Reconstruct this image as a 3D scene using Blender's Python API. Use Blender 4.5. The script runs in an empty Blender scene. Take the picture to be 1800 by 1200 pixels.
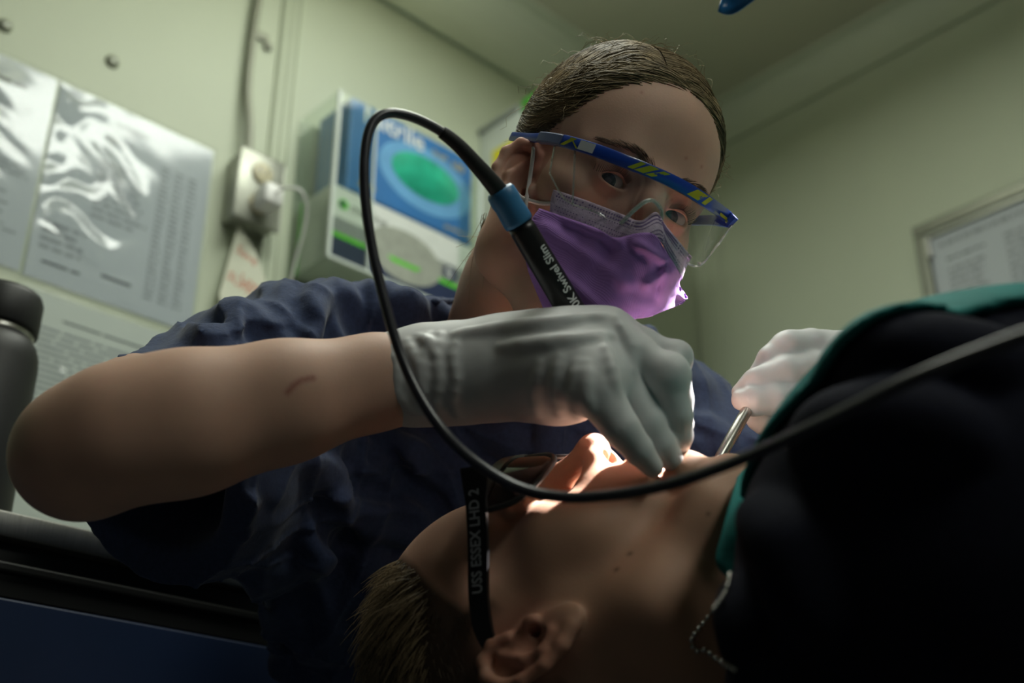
import bpy, bmesh, math, random
import numpy as np
from mathutils import Vector, Matrix, Euler
random.seed(7); rng = np.random.default_rng(7)
scene = bpy.context.scene
COL = scene.collection
# ---------------------------------------------------------------- camera
F = 2200.0                      # focal length in pixels of the 1800 px wide frame
PITCH = math.radians(26.5)
CAMH = 0.55
cam_data = bpy.data.cameras.new('camera')
cam_data.sensor_width = 36.0
cam_data.lens = F / 1800.0 * 36.0
cam_data.clip_start = 0.02
cam_data.dof.use_dof = True
cam_data.dof.focus_distance = 0.93
cam_data.dof.aperture_fstop = 4.0
cam = bpy.data.objects.new('camera', cam_data); COL.objects.link(cam)
cam.location = (0, 0, CAMH)
cam.rotation_euler = (math.pi / 2 + PITCH, 0, 0)
scene.camera = cam
scene.view_settings.view_transform = 'Standard'
scene.view_settings.look = 'None'
scene.view_settings.gamma = 1.0
scene.view_settings.use_curve_mapping = False
scene.view_settings.exposure = 0.0
# ---------------------------------------------------------------- world
world = bpy.data.worlds.new('world'); scene.world = world; world.use_nodes = True
world.node_tree.nodes['Background'].inputs[0].default_value = (0.55, 0.62, 0.5, 1)
world.node_tree.nodes['Background'].inputs[1].default_value = 0.006
RC = np.array(Euler(cam.rotation_euler).to_matrix())
CL = np.array([0, 0, CAMH])
def c(px, py, d):               # a point of the place seen at pixel (px,py), d metres along the view axis (camera frame)
    return np.array([(px - 900) / F * d, (600 - py) / F * d, -d])
def c2w(v): return np.asarray(v) @ RC.T + CL
def W(px, py, d): return c2w(c(px, py, d))
def w2c(v): return (np.asarray(v) - CL) @ RC
# ---------------------------------------------------------------- lights
def area(name, loc, target, size, power, col, spread=math.pi, shape='RECTANGLE', sy=None):
    l = bpy.data.lights.new(name, 'AREA'); l.energy = power; l.color = col; l.shape = shape
    l.size = size
    if sy: l.size_y = sy
    l.spread = spread
    o = bpy.data.objects.new(name, l); COL.objects.link(o)
    o.location = loc
    o.rotation_euler = (Vector(target) - Vector(loc)).to_track_quat('-Z', 'Y').to_euler()
    return o
CEIL_LAMP = Vector((0.05, 0.98, 2.10)); CEIL_FILL_LAMP = Vector((1.0, -0.55, 2.10))
area('ceiling_lamp_light', CEIL_LAMP, CEIL_LAMP + Vector((0.0, 0.0, -1)), 0.28, 7.5, (0.95, 1.0, 0.90), sy=1.0)
area('ceiling_lamp_light', CEIL_FILL_LAMP, CEIL_FILL_LAMP + Vector((0.0, 0.0, -1)), 0.28, 9.5, (0.95, 1.0, 0.90), sy=1.1)  # unseen lamp added as frontal fill for the clinician's face
for P_, e_ in ((CEIL_LAMP, 2.2), (CEIL_FILL_LAMP, 1.0)):
    area('ceiling_fill_uplight', P_ + Vector((0, 0, 0.03)), P_ + Vector((0, 0, 1)), 0.24, e_, (0.95, 1.0, 0.90), sy=1.0)  # upward fill added to brighten the ceiling
MOUTH = Vector(W(1122, 806, 0.855))
LAMP = Vector(c2w(np.array([0.67, 0.67, -1.30])))
sl = bpy.data.lights.new('dental_lamp_light', 'SPOT'); sl.energy = 950.0; sl.color = (1.0, 0.95, 0.92)
sl.spot_size = math.radians(5.8); sl.spot_blend = 0.3; sl.shadow_soft_size = 0.012
so = bpy.data.objects.new('dental_lamp_light', sl); COL.objects.link(so); so.location = LAMP
so.rotation_euler = (MOUTH - LAMP).to_track_quat('-Z', 'Y').to_euler()

# ================================================================ helpers
ORG = {}
def fastmesh(name, V, Fc, smooth=True):
    me = bpy.data.meshes.new(name)
    V = np.asarray(V, np.float32)
    if isinstance(Fc, np.ndarray):
        m, k = Fc.shape
        me.vertices.add(len(V)); me.vertices.foreach_set('co', V.ravel())
        me.loops.add(m * k); me.loops.foreach_set('vertex_index', Fc.astype(np.int32).ravel())
        me.polygons.add(m)
        me.polygons.foreach_set('loop_start', (np.arange(m) * k).astype(np.int32))
        me.update(calc_edges=True); me.validate()
    else:
        me.from_pydata(V.tolist(), [], [list(f) for f in Fc]); me.update()
    me.polygons.foreach_set('use_smooth', np.full(len(me.polygons), smooth))
    return me
def root(name, loc, label, cat, group=None):
    o = bpy.data.objects.new(name, None); COL.objects.link(o); o.empty_display_size = 0.05
    o.location = loc; ORG[o] = np.array(loc, float)
    o['label'] = label; o['category'] = cat
    if group: o['group'] = group
    return o
def obj(name, V, Fc, mat, parent=None, smooth=True, label=None, cat=None, kind=None, group=None, attrs=None, autosmooth=None):
    V = np.asarray(V, float)
    if parent is not None: org = ORG[parent]
    else:
        lo, hi = V.min(0), V.max(0); org = np.array([(lo[0] + hi[0]) / 2, (lo[1] + hi[1]) / 2, lo[2]])
    me = fastmesh(name, V - org, Fc, smooth)
    if autosmooth is not None: me.set_sharp_from_angle(angle=math.radians(autosmooth))
    if attrs:
        for k, a in attrs.items():
            at = me.attributes.new(k, 'FLOAT', 'POINT'); at.data.foreach_set('value', np.asarray(a, np.float32))
    for m in (mat if isinstance(mat, (list, tuple)) else [mat]): me.materials.append(m)
    o = bpy.data.objects.new(name, me); COL.objects.link(o)
    if parent is not None: o.parent = parent
    else: o.location = org
    ORG[o] = org
    if label: o['label'] = label
    if cat: o['category'] = cat
    if kind: o['kind'] = kind
    if group: o['group'] = group
    return o
# ---- materials
def nodes(name):
    m = bpy.data.materials.new(name); m.use_nodes = True
    nt = m.node_tree; b = nt.nodes['Principled BSDF']
    return m, nt, b
def N(nt, t, **kw):
    n = nt.nodes.new(t)
    for k, v in kw.items():
        if k in n.inputs: n.inputs[k].default_value = v
        else: setattr(n, k, v)
    return n
def mat(name, col, rough=0.6, metal=0.0, var=0.06, nscale=30.0, bump=0.0, bscale=200.0, sss=0.0, spec=0.5, coat=0.0, sheen=0.0, stretch=None, col2=None, bdist=0.001):
    m, nt, b = nodes(name)
    tc = N(nt, 'ShaderNodeTexCoord')
    src = tc.outputs['Object']
    if stretch:
        mp = N(nt, 'ShaderNodeMapping'); mp.inputs['Scale'].default_value = stretch
        nt.links.new(src, mp.inputs['Vector']); src = mp.outputs['Vector']
    no = N(nt, 'ShaderNodeTexNoise', Scale=nscale, Detail=4.0); nt.links.new(src, no.inputs['Vector'])
    rp = N(nt, 'ShaderNodeValToRGB')
    c1 = np.array(col[:3]); cc2 = np.array(col2[:3]) if col2 else c1 * (1 + var)
    ca = c1 if col2 else c1 * (1 - var)
    rp.color_ramp.elements[0].position = 0.3; rp.color_ramp.elements[1].position = 0.7
    rp.color_ramp.elements[0].color = (*ca, 1); rp.color_ramp.elements[1].color = (*np.clip(cc2, 0, 1), 1)
    nt.links.new(no.outputs['Fac'], rp.inputs['Fac']); nt.links.new(rp.outputs['Color'], b.inputs['Base Color'])
    b.inputs['Roughness'].default_value = rough; b.inputs['Metallic'].default_value = metal
    b.inputs['Specular IOR Level'].default_value = spec
    b.inputs['Coat Weight'].default_value = coat; b.inputs['Sheen Weight'].default_value = sheen
    if sss:
        b.inputs['Subsurface Weight'].default_value = sss
        b.inputs['Subsurface Radius'].default_value = (1.0, 0.3, 0.15); b.inputs['Subsurface Scale'].default_value = 0.006
    if bump:
        n2 = N(nt, 'ShaderNodeTexNoise', Scale=bscale, Detail=3.0); nt.links.new(src, n2.inputs['Vector'])
        bp = N(nt, 'ShaderNodeBump', Strength=bump, Distance=bdist); nt.links.new(n2.outputs['Fac'], bp.inputs['Height'])
        nt.links.new(bp.outputs['Normal'], b.inputs['Normal'])
    m['base'] = 1
    return m
def overlay(m, attr, col, strength=1.0):
    """mix a second pigment in where a vertex attribute says so (stubble, mark, flush)"""
    nt = m.node_tree; b = nt.nodes['Principled BSDF']
    src = b.inputs['Base Color'].links[0].from_socket
    at = N(nt, 'ShaderNodeAttribute', attribute_name=attr)
    mul = N(nt, 'ShaderNodeMath', operation='MULTIPLY'); mul.inputs[1].default_value = strength; nt.links.new(at.outputs['Fac'], mul.inputs[0])
    mx = N(nt, 'ShaderNodeMix', data_type='RGBA')
    nt.links.new(mul.outputs[0], mx.inputs['Factor']); nt.links.new(src, mx.inputs[6]); mx.inputs[7].default_value = (*col, 1)
    nt.links.new(mx.outputs[2], b.inputs['Base Color'])
    return m
def clear(name, tint=(0.95, 0.97, 0.95), ior=1.45, rough=0.03, boost=1.0, milk=0.0, milkcol=(0.8, 0.85, 0.85)):
    m, nt, b = nodes(name); nt.nodes.remove(b)
    out = nt.nodes['Material Output']
    t = N(nt, 'ShaderNodeBsdfTransparent'); t.inputs[0].default_value = (*tint, 1)
    g = N(nt, 'ShaderNodeBsdfGlossy', Roughness=rough)
    lw = N(nt, 'ShaderNodeLayerWeight'); lw.inputs['Blend'].default_value = 0.5
    pw = N(nt, 'ShaderNodeMath', operation='POWER'); pw.inputs[1].default_value = 5.0
    nt.links.new(lw.outputs['Facing'], pw.inputs[0])
    f0 = ((ior - 1) / (ior + 1)) ** 2 * boost
    mul = N(nt, 'ShaderNodeMath', operation='MULTIPLY_ADD', use_clamp=True); mul.inputs[1].default_value = 1 - f0; mul.inputs[2].default_value = f0
    nt.links.new(pw.outputs[0], mul.inputs[0])
    mx = N(nt, 'ShaderNodeMixShader'); nt.links.new(mul.outputs[0], mx.inputs[0])
    nt.links.new(t.outputs[0], mx.inputs[1]); nt.links.new(g.outputs[0], mx.inputs[2])
    last = mx
    if milk:
        df = N(nt, 'ShaderNodeBsdfDiffuse'); df.inputs[0].default_value = (*milkcol, 1)
        no = N(nt, 'ShaderNodeTexNoise', Scale=9.0); mm = N(nt, 'ShaderNodeMath', operation='MULTIPLY'); mm.inputs[1].default_value = milk * 2
        nt.links.new(no.outputs['Fac'], mm.inputs[0])
        m2 = N(nt, 'ShaderNodeMixShader'); nt.links.new(mm.outputs[0], m2.inputs[0])
        nt.links.new(mx.outputs[0], m2.inputs[1]); nt.links.new(df.outputs[0], m2.inputs[2]); last = m2
    nt.links.new(last.outputs[0], out.inputs['Surface'])
    return m
# ---- signed-distance sculpting
def smin(a, b, k):
    if k <= 0: return np.minimum(a, b)
    h = np.maximum(k - np.abs(a - b), 0) / k
    return np.minimum(a, b) - h * h * k * 0.25
BIG = 0.06
class Vol:
    def __init__(s, lo, hi, h):
        s.lo = np.array(lo, float); s.h = h
        s.n = np.ceil((np.array(hi) - s.lo) / h).astype(int) + 1
        s.D = np.full(s.n, BIG, np.float32)
    def win(s, lo, hi):
        i0 = np.clip(np.floor((np.array(lo) - s.lo) / s.h).astype(int), 0, s.n)
        i1 = np.clip(np.ceil((np.array(hi) - s.lo) / s.h).astype(int) + 1, 0, s.n)
        if np.any(i1 <= i0): return None
        ax = [(s.lo[a] + s.h * np.arange(i0[a], i1[a])).astype(np.float32) for a in range(3)]
        return tuple(slice(i0[a], i1[a]) for a in range(3)), ax[0][:, None, None], ax[1][None, :, None], ax[2][None, None, :]
    def apply(s, fn, lo, hi, k, op):
        pad = max(k, 0) + 4 * s.h
        w = s.win(np.array(lo) - pad, np.array(hi) + pad)
        if w is None: return
        sl, X, Y, Z = w
        d = fn(X, Y, Z).astype(np.float32); A = s.D[sl]
        if op == 'u': s.D[sl] = smin(A, d, k)
        elif op == 's': s.D[sl] = -smin(-A, d, k)
        elif op == 'i': s.D[sl] = -smin(-A, -d, k)
    def cap(s, a, b, ra, rb, k=0.0, op='u'):
        a = np.asarray(a, float); b = np.asarray(b, float); ab = b - a; L2 = max(ab @ ab, 1e-12); r = max(ra, rb)
        def fn(X, Y, Z):
            x, y, z = X - a[0], Y - a[1], Z - a[2]
            t = np.clip((x * ab[0] + y * ab[1] + z * ab[2]) / L2, 0, 1)
            return np.sqrt((x - t * ab[0]) ** 2 + (y - t * ab[1]) ** 2 + (z - t * ab[2]) ** 2) - (ra + t * (rb - ra))
        s.apply(fn, np.minimum(a, b) - r, np.maximum(a, b) + r, k, op)
    def chain(s, pts, k=0.01, op='u'):           # [(point, radius), ...]
        for (a, ra), (b, rb) in zip(pts[:-1], pts[1:]): s.cap(a, b, ra, rb, k, op)
    def ell(s, ce, r, k=0.0, op='u', R=None):
        ce = np.asarray(ce, float); r = np.asarray(r, float); M = np.eye(3) if R is None else np.asarray(R)   # columns: the ellipsoid's axes
        def fn(X, Y, Z):
            x, y, z = X - ce[0], Y - ce[1], Z - ce[2]
            u = [x * M[0, i] + y * M[1, i] + z * M[2, i] for i in range(3)]
            k0 = np.sqrt((u[0] / r[0]) ** 2 + (u[1] / r[1]) ** 2 + (u[2] / r[2]) ** 2)
            k1 = np.sqrt((u[0] / r[0] ** 2) ** 2 + (u[1] / r[1] ** 2) ** 2 + (u[2] / r[2] ** 2) ** 2)
            return k0 * (k0 - 1) / np.maximum(k1, 1e-6)
        e = np.abs(M) @ r if R is not None else r
        s.apply(fn, ce - e, ce + e, k, op)
    def half(s, p, n, k=0.0):                    # keep the side the normal points away from
        n = np.asarray(n, float) / np.linalg.norm(n); p = np.asarray(p, float)
        s.apply(lambda X, Y, Z: (X - p[0]) * n[0] + (Y - p[1]) * n[1] + (Z - p[2]) * n[2], s.lo, s.lo + s.n * s.h, k, 'i')
    def sample(s, P):
        q = (np.asarray(P) - s.lo) / s.h
        i = np.clip(np.floor(q).astype(int), 0, s.n - 2); f = np.clip(q - i, 0, 1)
        r = 0
        for dx in (0, 1):
            for dy in (0, 1):
                for dz in (0, 1):
                    w = (f[:, 0] if dx else 1 - f[:, 0]) * (f[:, 1] if dy else 1 - f[:, 1]) * (f[:, 2] if dz else 1 - f[:, 2])
                    r = r + w * s.D[i[:, 0] + dx, i[:, 1] + dy, i[:, 2] + dz]
        return r
    def depth(s, px, py, d0=0.3, d1=1.6, T=None):
        """depth of the first surface along a sight line (T maps camera frame to the volume's frame)"""
        ds = np.arange(d0, d1, s.h * 0.7); P = c(px, py, 1.0)[None] * ds[:, None]
        if T is not None: P = T(P)
        v = s.sample(P); ins = np.all((P > s.lo) & (P < s.lo + (s.n - 1) * s.h), 1)
        w = np.where(ins & (v < 0))[0]
        return ds[w[0]] if len(w) else None
    def ridge(s, pxs, r, k=0.01, op='u', sink=0.0, ends=0.3):
        P = []
        for (a, b) in zip(pxs[:-1], pxs[1:]):
            n = max(2, int(math.hypot(b[0] - a[0], b[1] - a[1]) / 14))
            for i in range(n): P.append((a[0] + (b[0] - a[0]) * i / n, a[1] + (b[1] - a[1]) * i / n))
        P.append(pxs[-1])
        Q = []
        for i, (x, y) in enumerate(P):
            d = s.depth(x, y)
            if d is None: continue
            t = i / max(1, len(P) - 1); rr = r * (ends + (1 - ends) * math.sin(math.pi * min(max(t, 0.0), 1.0)))
            Q.append((c(x, y, d + sink), rr))
        if len(Q) > 1: s.chain(Q, k, op)
    def wobble(s, fn):
        ax = [(s.lo[a] + s.h * np.arange(s.n[a])).astype(np.float32) for a in range(3)]
        s.D += fn(ax[0][:, None, None], ax[1][None, :, None], ax[2][None, None, :]).astype(np.float32)
    def mesh(s, smooth=2):
        D = s.D; n = s.n - 1
        for a in range(3):                        # close the shell where it meets the edge of the block
            for k in (0, -1):
                q = [slice(None)] * 3; q[a] = k; D[tuple(q)] = np.maximum(D[tuple(q)], s.h * 0.5)
        S = D < 0
        cnt = np.zeros(n, np.int8)
        for dx in (0, 1):
            for dy in (0, 1):
                for dz in (0, 1): cnt += S[dx:dx + n[0], dy:dy + n[1], dz:dz + n[2]]
        act = (cnt > 0) & (cnt < 8)
        idx = np.argwhere(act)
        offs = np.array([(x, y, z) for x in (0, 1) for y in (0, 1) for z in (0, 1)])
        val = np.stack([D[idx[:, 0] + o[0], idx[:, 1] + o[1], idx[:, 2] + o[2]] for o in offs], 1).astype(np.float64)
        pos = np.zeros((len(idx), 3)); num = np.zeros(len(idx))
        for i in range(8):
            for j in range(i + 1, 8):
                if np.abs(offs[i] - offs[j]).sum() != 1: continue
                cr = (val[:, i] < 0) != (val[:, j] < 0)
                t = np.where(cr, val[:, i] / np.where(cr, val[:, i] - val[:, j], 1), 0)
                pos += np.where(cr[:, None], offs[i] + t[:, None] * (offs[j] - offs[i]), 0); num += cr
        pos = pos / num[:, None] + idx
        vid = np.full(n, -1, np.int32); vid[act] = np.arange(len(idx))
        faces = []
        for a in range(3):
            b, cx = (a + 1) % 3, (a + 2) % 3
            s0 = [slice(None)] * 3; s1 = [slice(None)] * 3
            s0[a] = slice(0, -1); s1[a] = slice(1, None)
            A, B = S[tuple(s0)], S[tuple(s1)]
            ed = np.argwhere(A != B)
            ed = ed[(ed[:, b] > 0) & (ed[:, cx] > 0) & (ed[:, b] < n[b]) & (ed[:, cx] < n[cx])]
            q = []
            for (ob, oc) in ((-1, -1), (0, -1), (0, 0), (-1, 0)):
                e = ed.copy(); e[:, b] += ob; e[:, cx] += oc; q.append(vid[e[:, 0], e[:, 1], e[:, 2]])
            q = np.stack(q, 1); inside = A[ed[:, 0], ed[:, 1], ed[:, 2]]
            q = np.where(inside[:, None], q, q[:, ::-1]); faces.append(q)
        Fq = np.concatenate(faces); Fq = Fq[(Fq >= 0).all(1)]
        V = pos * s.h + s.lo
        e = np.concatenate([Fq[:, [0, 1]], Fq[:, [1, 2]], Fq[:, [2, 3]], Fq[:, [3, 0]]])
        deg = np.bincount(e.ravel(), minlength=len(V)).astype(float); deg[deg == 0] = 1
        for it in range(smooth * 2):
            lam = 0.55 if it % 2 == 0 else -0.5
            L = np.zeros_like(V)
            for ax in range(3):
                L[:, ax] = (np.bincount(e[:, 0], V[e[:, 1], ax], len(V)) + np.bincount(e[:, 1], V[e[:, 0], ax], len(V))) / deg - V[:, ax]
            V = V + lam * L
        return V, Fq
def relax(V, Fq, w, it):
    """soften the surface where the weight w is set"""
    e = np.concatenate([Fq[:, [0, 1]], Fq[:, [1, 2]], Fq[:, [2, 3]], Fq[:, [3, 0]]])
    deg = np.maximum(np.bincount(e.ravel(), minlength=len(V)), 1).astype(float); w = w[:, None]
    for _ in range(it):
        L = np.stack([(np.bincount(e[:, 0], V[e[:, 1], a], len(V)) + np.bincount(e[:, 1], V[e[:, 0], a], len(V))) / deg for a in range(3)], 1)
        V = V + 0.6 * w * (L - V)
    return V
def joinm(*ms):
    Vs, Fs, o = [], [], 0
    for V, Fc in ms:
        Vs.append(V); Fs.append(np.asarray(Fc) + o); o += len(V)
    return np.concatenate(Vs), np.concatenate(Fs)
def biggest(V, Fq):
    """drop stray closed pockets, keep the largest connected shell"""
    e = np.concatenate([Fq[:, [0, 1]], Fq[:, [1, 2]], Fq[:, [2, 3]], Fq[:, [3, 0]]]); lab = np.arange(len(V))
    while True:
        m = np.minimum(lab[e[:, 0]], lab[e[:, 1]]); l2 = lab.copy(); np.minimum.at(l2, e[:, 0], m); np.minimum.at(l2, e[:, 1], m); l2 = l2[l2]
        if (l2 == lab).all(): break
        lab = l2
    u, n = np.unique(lab, return_counts=True); keep = lab == u[np.argmax(n)]
    idx = np.cumsum(keep) - 1
    return V[keep], idx[Fq[keep[Fq[:, 0]]]]
def weld(A, B, attrs):
    """one continuous surface from two overlapping closed shells; attributes follow the nearest old vertex"""
    from mathutils.kdtree import KDTree
    JV, JF = joinm(A, B)
    oa, ob = [bpy.data.objects.new('shell', fastmesh('shell', *m)) for m in (A, B)]
    for o in (oa, ob): COL.objects.link(o)
    md = oa.modifiers.new('weld', 'BOOLEAN'); md.operation = 'UNION'; md.object = ob; md.solver = 'MANIFOLD'
    for sv_ in ('MANIFOLD', 'EXACT'):
        md.solver = sv_; dg = bpy.context.evaluated_depsgraph_get(); dg.update(); me = bpy.data.meshes.new_from_object(oa.evaluated_get(dg))
        if len(me.vertices) > len(A[0]) + 50: break
    n = len(me.vertices); V = np.zeros(n * 3, np.float32); me.vertices.foreach_get('co', V); V = V.reshape(-1, 3).astype(float)
    me.calc_loop_triangles(); T = np.zeros(len(me.loop_triangles) * 3, np.int32); me.loop_triangles.foreach_get('vertices', T); T = T.reshape(-1, 3)
    for o in (oa, ob): bpy.data.objects.remove(o)
    bpy.data.meshes.remove(me)
    if n < 0.7 * len(JV) or n == len(A[0]): return JV, JF, attrs
    kd = KDTree(len(JV))
    for i, p in enumerate(JV): kd.insert(p, i)
    kd.balance(); near = np.array([kd.find(p)[1] for p in V])
    return V, T, {k: np.asarray(a)[near] for k, a in attrs.items()}
def crom(P, n):
    """Catmull-Rom through the control points (any dimension), n samples per span"""
    P = np.asarray(P, float); P = np.concatenate([[2 * P[0] - P[1]], P, [2 * P[-1] - P[-2]]])
    out = []
    for i in range(1, len(P) - 2):
        for t in np.linspace(0, 1, n, endpoint=False):
            a, b, cc, d = P[i - 1], P[i], P[i + 1], P[i + 2]
            out.append(0.5 * (2 * b + (cc - a) * t + (2 * a - 5 * b + 4 * cc - d) * t * t + (3 * b - a - 3 * cc + d) * t ** 3))
    out.append(P[-2]); return np.array(out)
def tube(P, r, seg=10, cap=True):
    P = np.asarray(P, float); n = len(P); r = np.broadcast_to(np.asarray(r, float), (n,))
    T = np.gradient(P, axis=0); T /= np.linalg.norm(T, axis=1)[:, None] + 1e-12
    u = np.cross(T[0], [0.3, 0.2, 0.9]); u /= np.linalg.norm(u)
    V = []
    for i in range(n):
        u = u - T[i] * (u @ T[i]); u /= np.linalg.norm(u); w = np.cross(T[i], u)
        a = np.arange(seg) * 2 * math.pi / seg
        V.append(P[i] + r[i] * (np.cos(a)[:, None] * u + np.sin(a)[:, None] * w))
    V = np.concatenate(V)
    Fq = [[i * seg + j, i * seg + (j + 1) % seg, (i + 1) * seg + (j + 1) % seg, (i + 1) * seg + j] for i in range(n - 1) for j in range(seg)]
    if cap: Fq += [list(range(seg))[::-1], [(n - 1) * seg + j for j in range(seg)]]
    return V, Fq
def strands(P, r0, r1):
    """three-sided hair tubes; P is (strands, points, 3)"""
    P = np.asarray(P, float); n, m, _ = P.shape
    T = np.gradient(P, axis=1); T /= np.linalg.norm(T, axis=2, keepdims=True) + 1e-12
    u = np.cross(T, np.array([0.31, 0.77, -0.55])); u /= np.linalg.norm(u, axis=2, keepdims=True) + 1e-12
    w = np.cross(T, u); r = np.linspace(r0, r1, m)[None, :, None]
    ring = np.stack([P + r * (math.cos(a) * u + math.sin(a) * w) for a in (0, 2.094, 4.189)], 2)
    V = ring.reshape(-1, 3); base = (np.arange(n)[:, None, None] * m + np.arange(m - 1)[None, :, None]) * 3
    j = np.arange(3)[None, None, :]; j2 = (j + 1) % 3
    return V, np.stack([base + j, base + j2, base + 3 + j2, base + 3 + j], -1).reshape(-1, 4)
def bbox(lo, hi, bev=0.0, seg=2):
    bm = bmesh.new(); bmesh.ops.create_cube(bm, size=1.0)
    lo = np.array(lo, float); hi = np.array(hi, float)
    for v in bm.verts: v.co = Vector((lo + hi) / 2 + np.array(v.co) * (hi - lo))
    if bev: bmesh.ops.bevel(bm, geom=bm.edges[:] + bm.verts[:], offset=bev, segments=seg, affect='EDGES', profile=0.5)
    bm.verts.index_update()
    V = np.array([v.co for v in bm.verts]); Fc = [[v.index for v in f.verts] for f in bm.faces]; bm.free()
    return V, Fc
def merge(*ms):
    Vs, Fs, o = [], [], 0
    for V, Fc in ms:
        Vs.append(np.asarray(V, float)); Fs += [[i + o for i in f] for f in Fc]; o += len(V)
    return np.concatenate(Vs), Fs
def lathe(prof, seg=32):
    """profile [(radius, height)] about z"""
    V = []; n = len(prof)
    for r, z in prof:
        a = np.arange(seg) * 2 * math.pi / seg; V.append(np.stack([r * np.cos(a), r * np.sin(a), np.full(seg, z)], 1))
    V = np.concatenate(V)
    Fq = [[i * seg + j, i * seg + (j + 1) % seg, (i + 1) * seg + (j + 1) % seg, (i + 1) * seg + j] for i in range(n - 1) for j in range(seg)]
    Fq += [list(range(seg))[::-1], [(n - 1) * seg + j for j in range(seg)]]
    return V, Fq
def sheet(G, th):
    """closed thin sheet from a grid of points G (rows, cols, 3), thickness th along its normals"""
    R_, C_, _ = G.shape
    nu = np.gradient(G, axis=1); nv = np.gradient(G, axis=0); nn = np.cross(nu, nv); nn /= np.linalg.norm(nn, axis=2, keepdims=True) + 1e-12
    A = (G + nn * th / 2).reshape(-1, 3); B = (G - nn * th / 2).reshape(-1, 3); n = R_ * C_
    Fq = []
    for i in range(R_ - 1):
        for j in range(C_ - 1):
            a = i * C_ + j; Fq.append([a, a + 1, a + C_ + 1, a + C_]); Fq.append([n + a, n + a + C_, n + a + C_ + 1, n + a + 1])
    edge = [j for j in range(C_)] + [i * C_ + C_ - 1 for i in range(1, R_)] + [(R_ - 1) * C_ + j for j in range(C_ - 2, -1, -1)] + [i * C_ for i in range(R_ - 2, 0, -1)]
    for a, b in zip(edge, edge[1:] + edge[:1]): Fq.append([b, a, n + a, n + b])
    return np.concatenate([A, B]), Fq
def text_mesh(s, size=1.0, thick=0.0, bold=0.0, cuts=0):
    cu = bpy.data.curves.new('lettering', 'FONT'); cu.body = s; cu.size = size; cu.align_x = 'LEFT'; cu.offset = bold; cu.resolution_u = 3
    cu.extrude = thick
    o = bpy.data.objects.new('lettering', cu); COL.objects.link(o)
    dg = bpy.context.evaluated_depsgraph_get(); me = bpy.data.meshes.new_from_object(o.evaluated_get(dg))
    bm = bmesh.new(); bm.from_mesh(me); bmesh.ops.triangulate(bm, faces=bm.faces[:])
    if cuts: bmesh.ops.subdivide_edges(bm, edges=bm.edges[:], cuts=cuts, use_grid_fill=True)
    bm.verts.index_update(); V = np.array([v.co for v in bm.verts]).reshape(-1, 3); Fc = [[v.index for v in f.verts] for f in bm.faces]; bm.free()
    bpy.data.objects.remove(o); bpy.data.curves.remove(cu); bpy.data.meshes.remove(me)
    return V, Fc
# ================================================================ the room
WA = math.radians(46.6)
EXL = np.array([math.sin(WA), math.cos(WA), 0]); NL = np.array([EXL[1], -EXL[0], 0])
EXR = NL.copy(); NR = -EXL
CORNER = np.array([0.4028, 2.3717, 0.0])
UP = np.array([0, 0, 1.0])
def LWp(V): V = np.asarray(V, float); return CORNER + V[:, :1] * EXL + V[:, 1:2] * UP + V[:, 2:3] * NL     # (along, height, out of the wall)
def RWp(V): V = np.asarray(V, float); return CORNER + V[:, :1] * EXR + V[:, 1:2] * UP + V[:, 2:3] * NR
def lbox(u0, u1, v0, v1, w0, w1, bev=0.0, wall=LWp):
    V, Fc = bbox((u0, v0, w0), (u1, v1, w1), bev); return wall(V), Fc
def struct(name, m, mt, parent=None, **kw):
    return obj(name, m[0], m[1], mt, parent=parent, kind=None if parent else 'structure', smooth=kw.pop('smooth', False), **kw)
M_wall = mat('painted_wall', (0.55, 0.60, 0.47), 0.55, var=0.03, nscale=3.0, bump=0.08, bscale=60.0)
M_ceil = mat('painted_ceiling', (0.55, 0.55, 0.43), 0.6, var=0.03, nscale=3.0)
M_floor = mat('floor_vinyl', (0.10, 0.10, 0.10), 0.5, var=0.2, nscale=14.0)
wl = struct('wall_left', lbox(-3.6, 0.06, 0, 2.27, -0.06, 0), M_wall)
wr = struct('wall_right', lbox(0.0, 3.6, 0, 2.27, -0.06, 0, wall=RWp), M_wall)
V, Fc = bbox((-3.6, 0, -0.1), (0.06, 3.6, -0.0)); 
def flr(V): V = np.asarray(V, float); return CORNER + V[:, :1] * EXL + V[:, 1:2] * NL + V[:, 2:3] * UP
struct('floor', (flr(V), Fc), M_floor)
V, Fc = bbox((-3.6, -0.06, 2.27), (0.06, 3.6, 2.33)); struct('ceiling', (flr(V), Fc), M_ceil)
# cornices (coved mouldings) and joint strips
def cove(wallf, u0, u1, z0, proj, n=6):
    pr = [(0.0, z0 - 0.012), (0.010, z0 - 0.012), (0.010, z0)] + [(0.010 + (proj - 0.014) * (1 - math.cos(a)), z0 + (2.262 - z0) * math.sin(a)) for a in np.linspace(0.2, math.pi / 2, n)] + [(proj, 2.262), (proj, 2.27), (0, 2.27)]
    V = np.array([(u, z, w) for u in (u0, u1) for (w, z) in pr]); k = len(pr)
    Fq = [[j, (j + 1) % k, k + (j + 1) % k, k + j] for j in range(k)] + [list(range(k))[::-1], [k + j for j in range(k)]]
    return wallf(V), Fq
struct('trim_1', cove(LWp, -3.6, 0.0, 2.135, 0.075), M_wall)
struct('trim_2', cove(RWp, 0.0, 3.6, 2.19, 0.05), M_wall)
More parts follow.
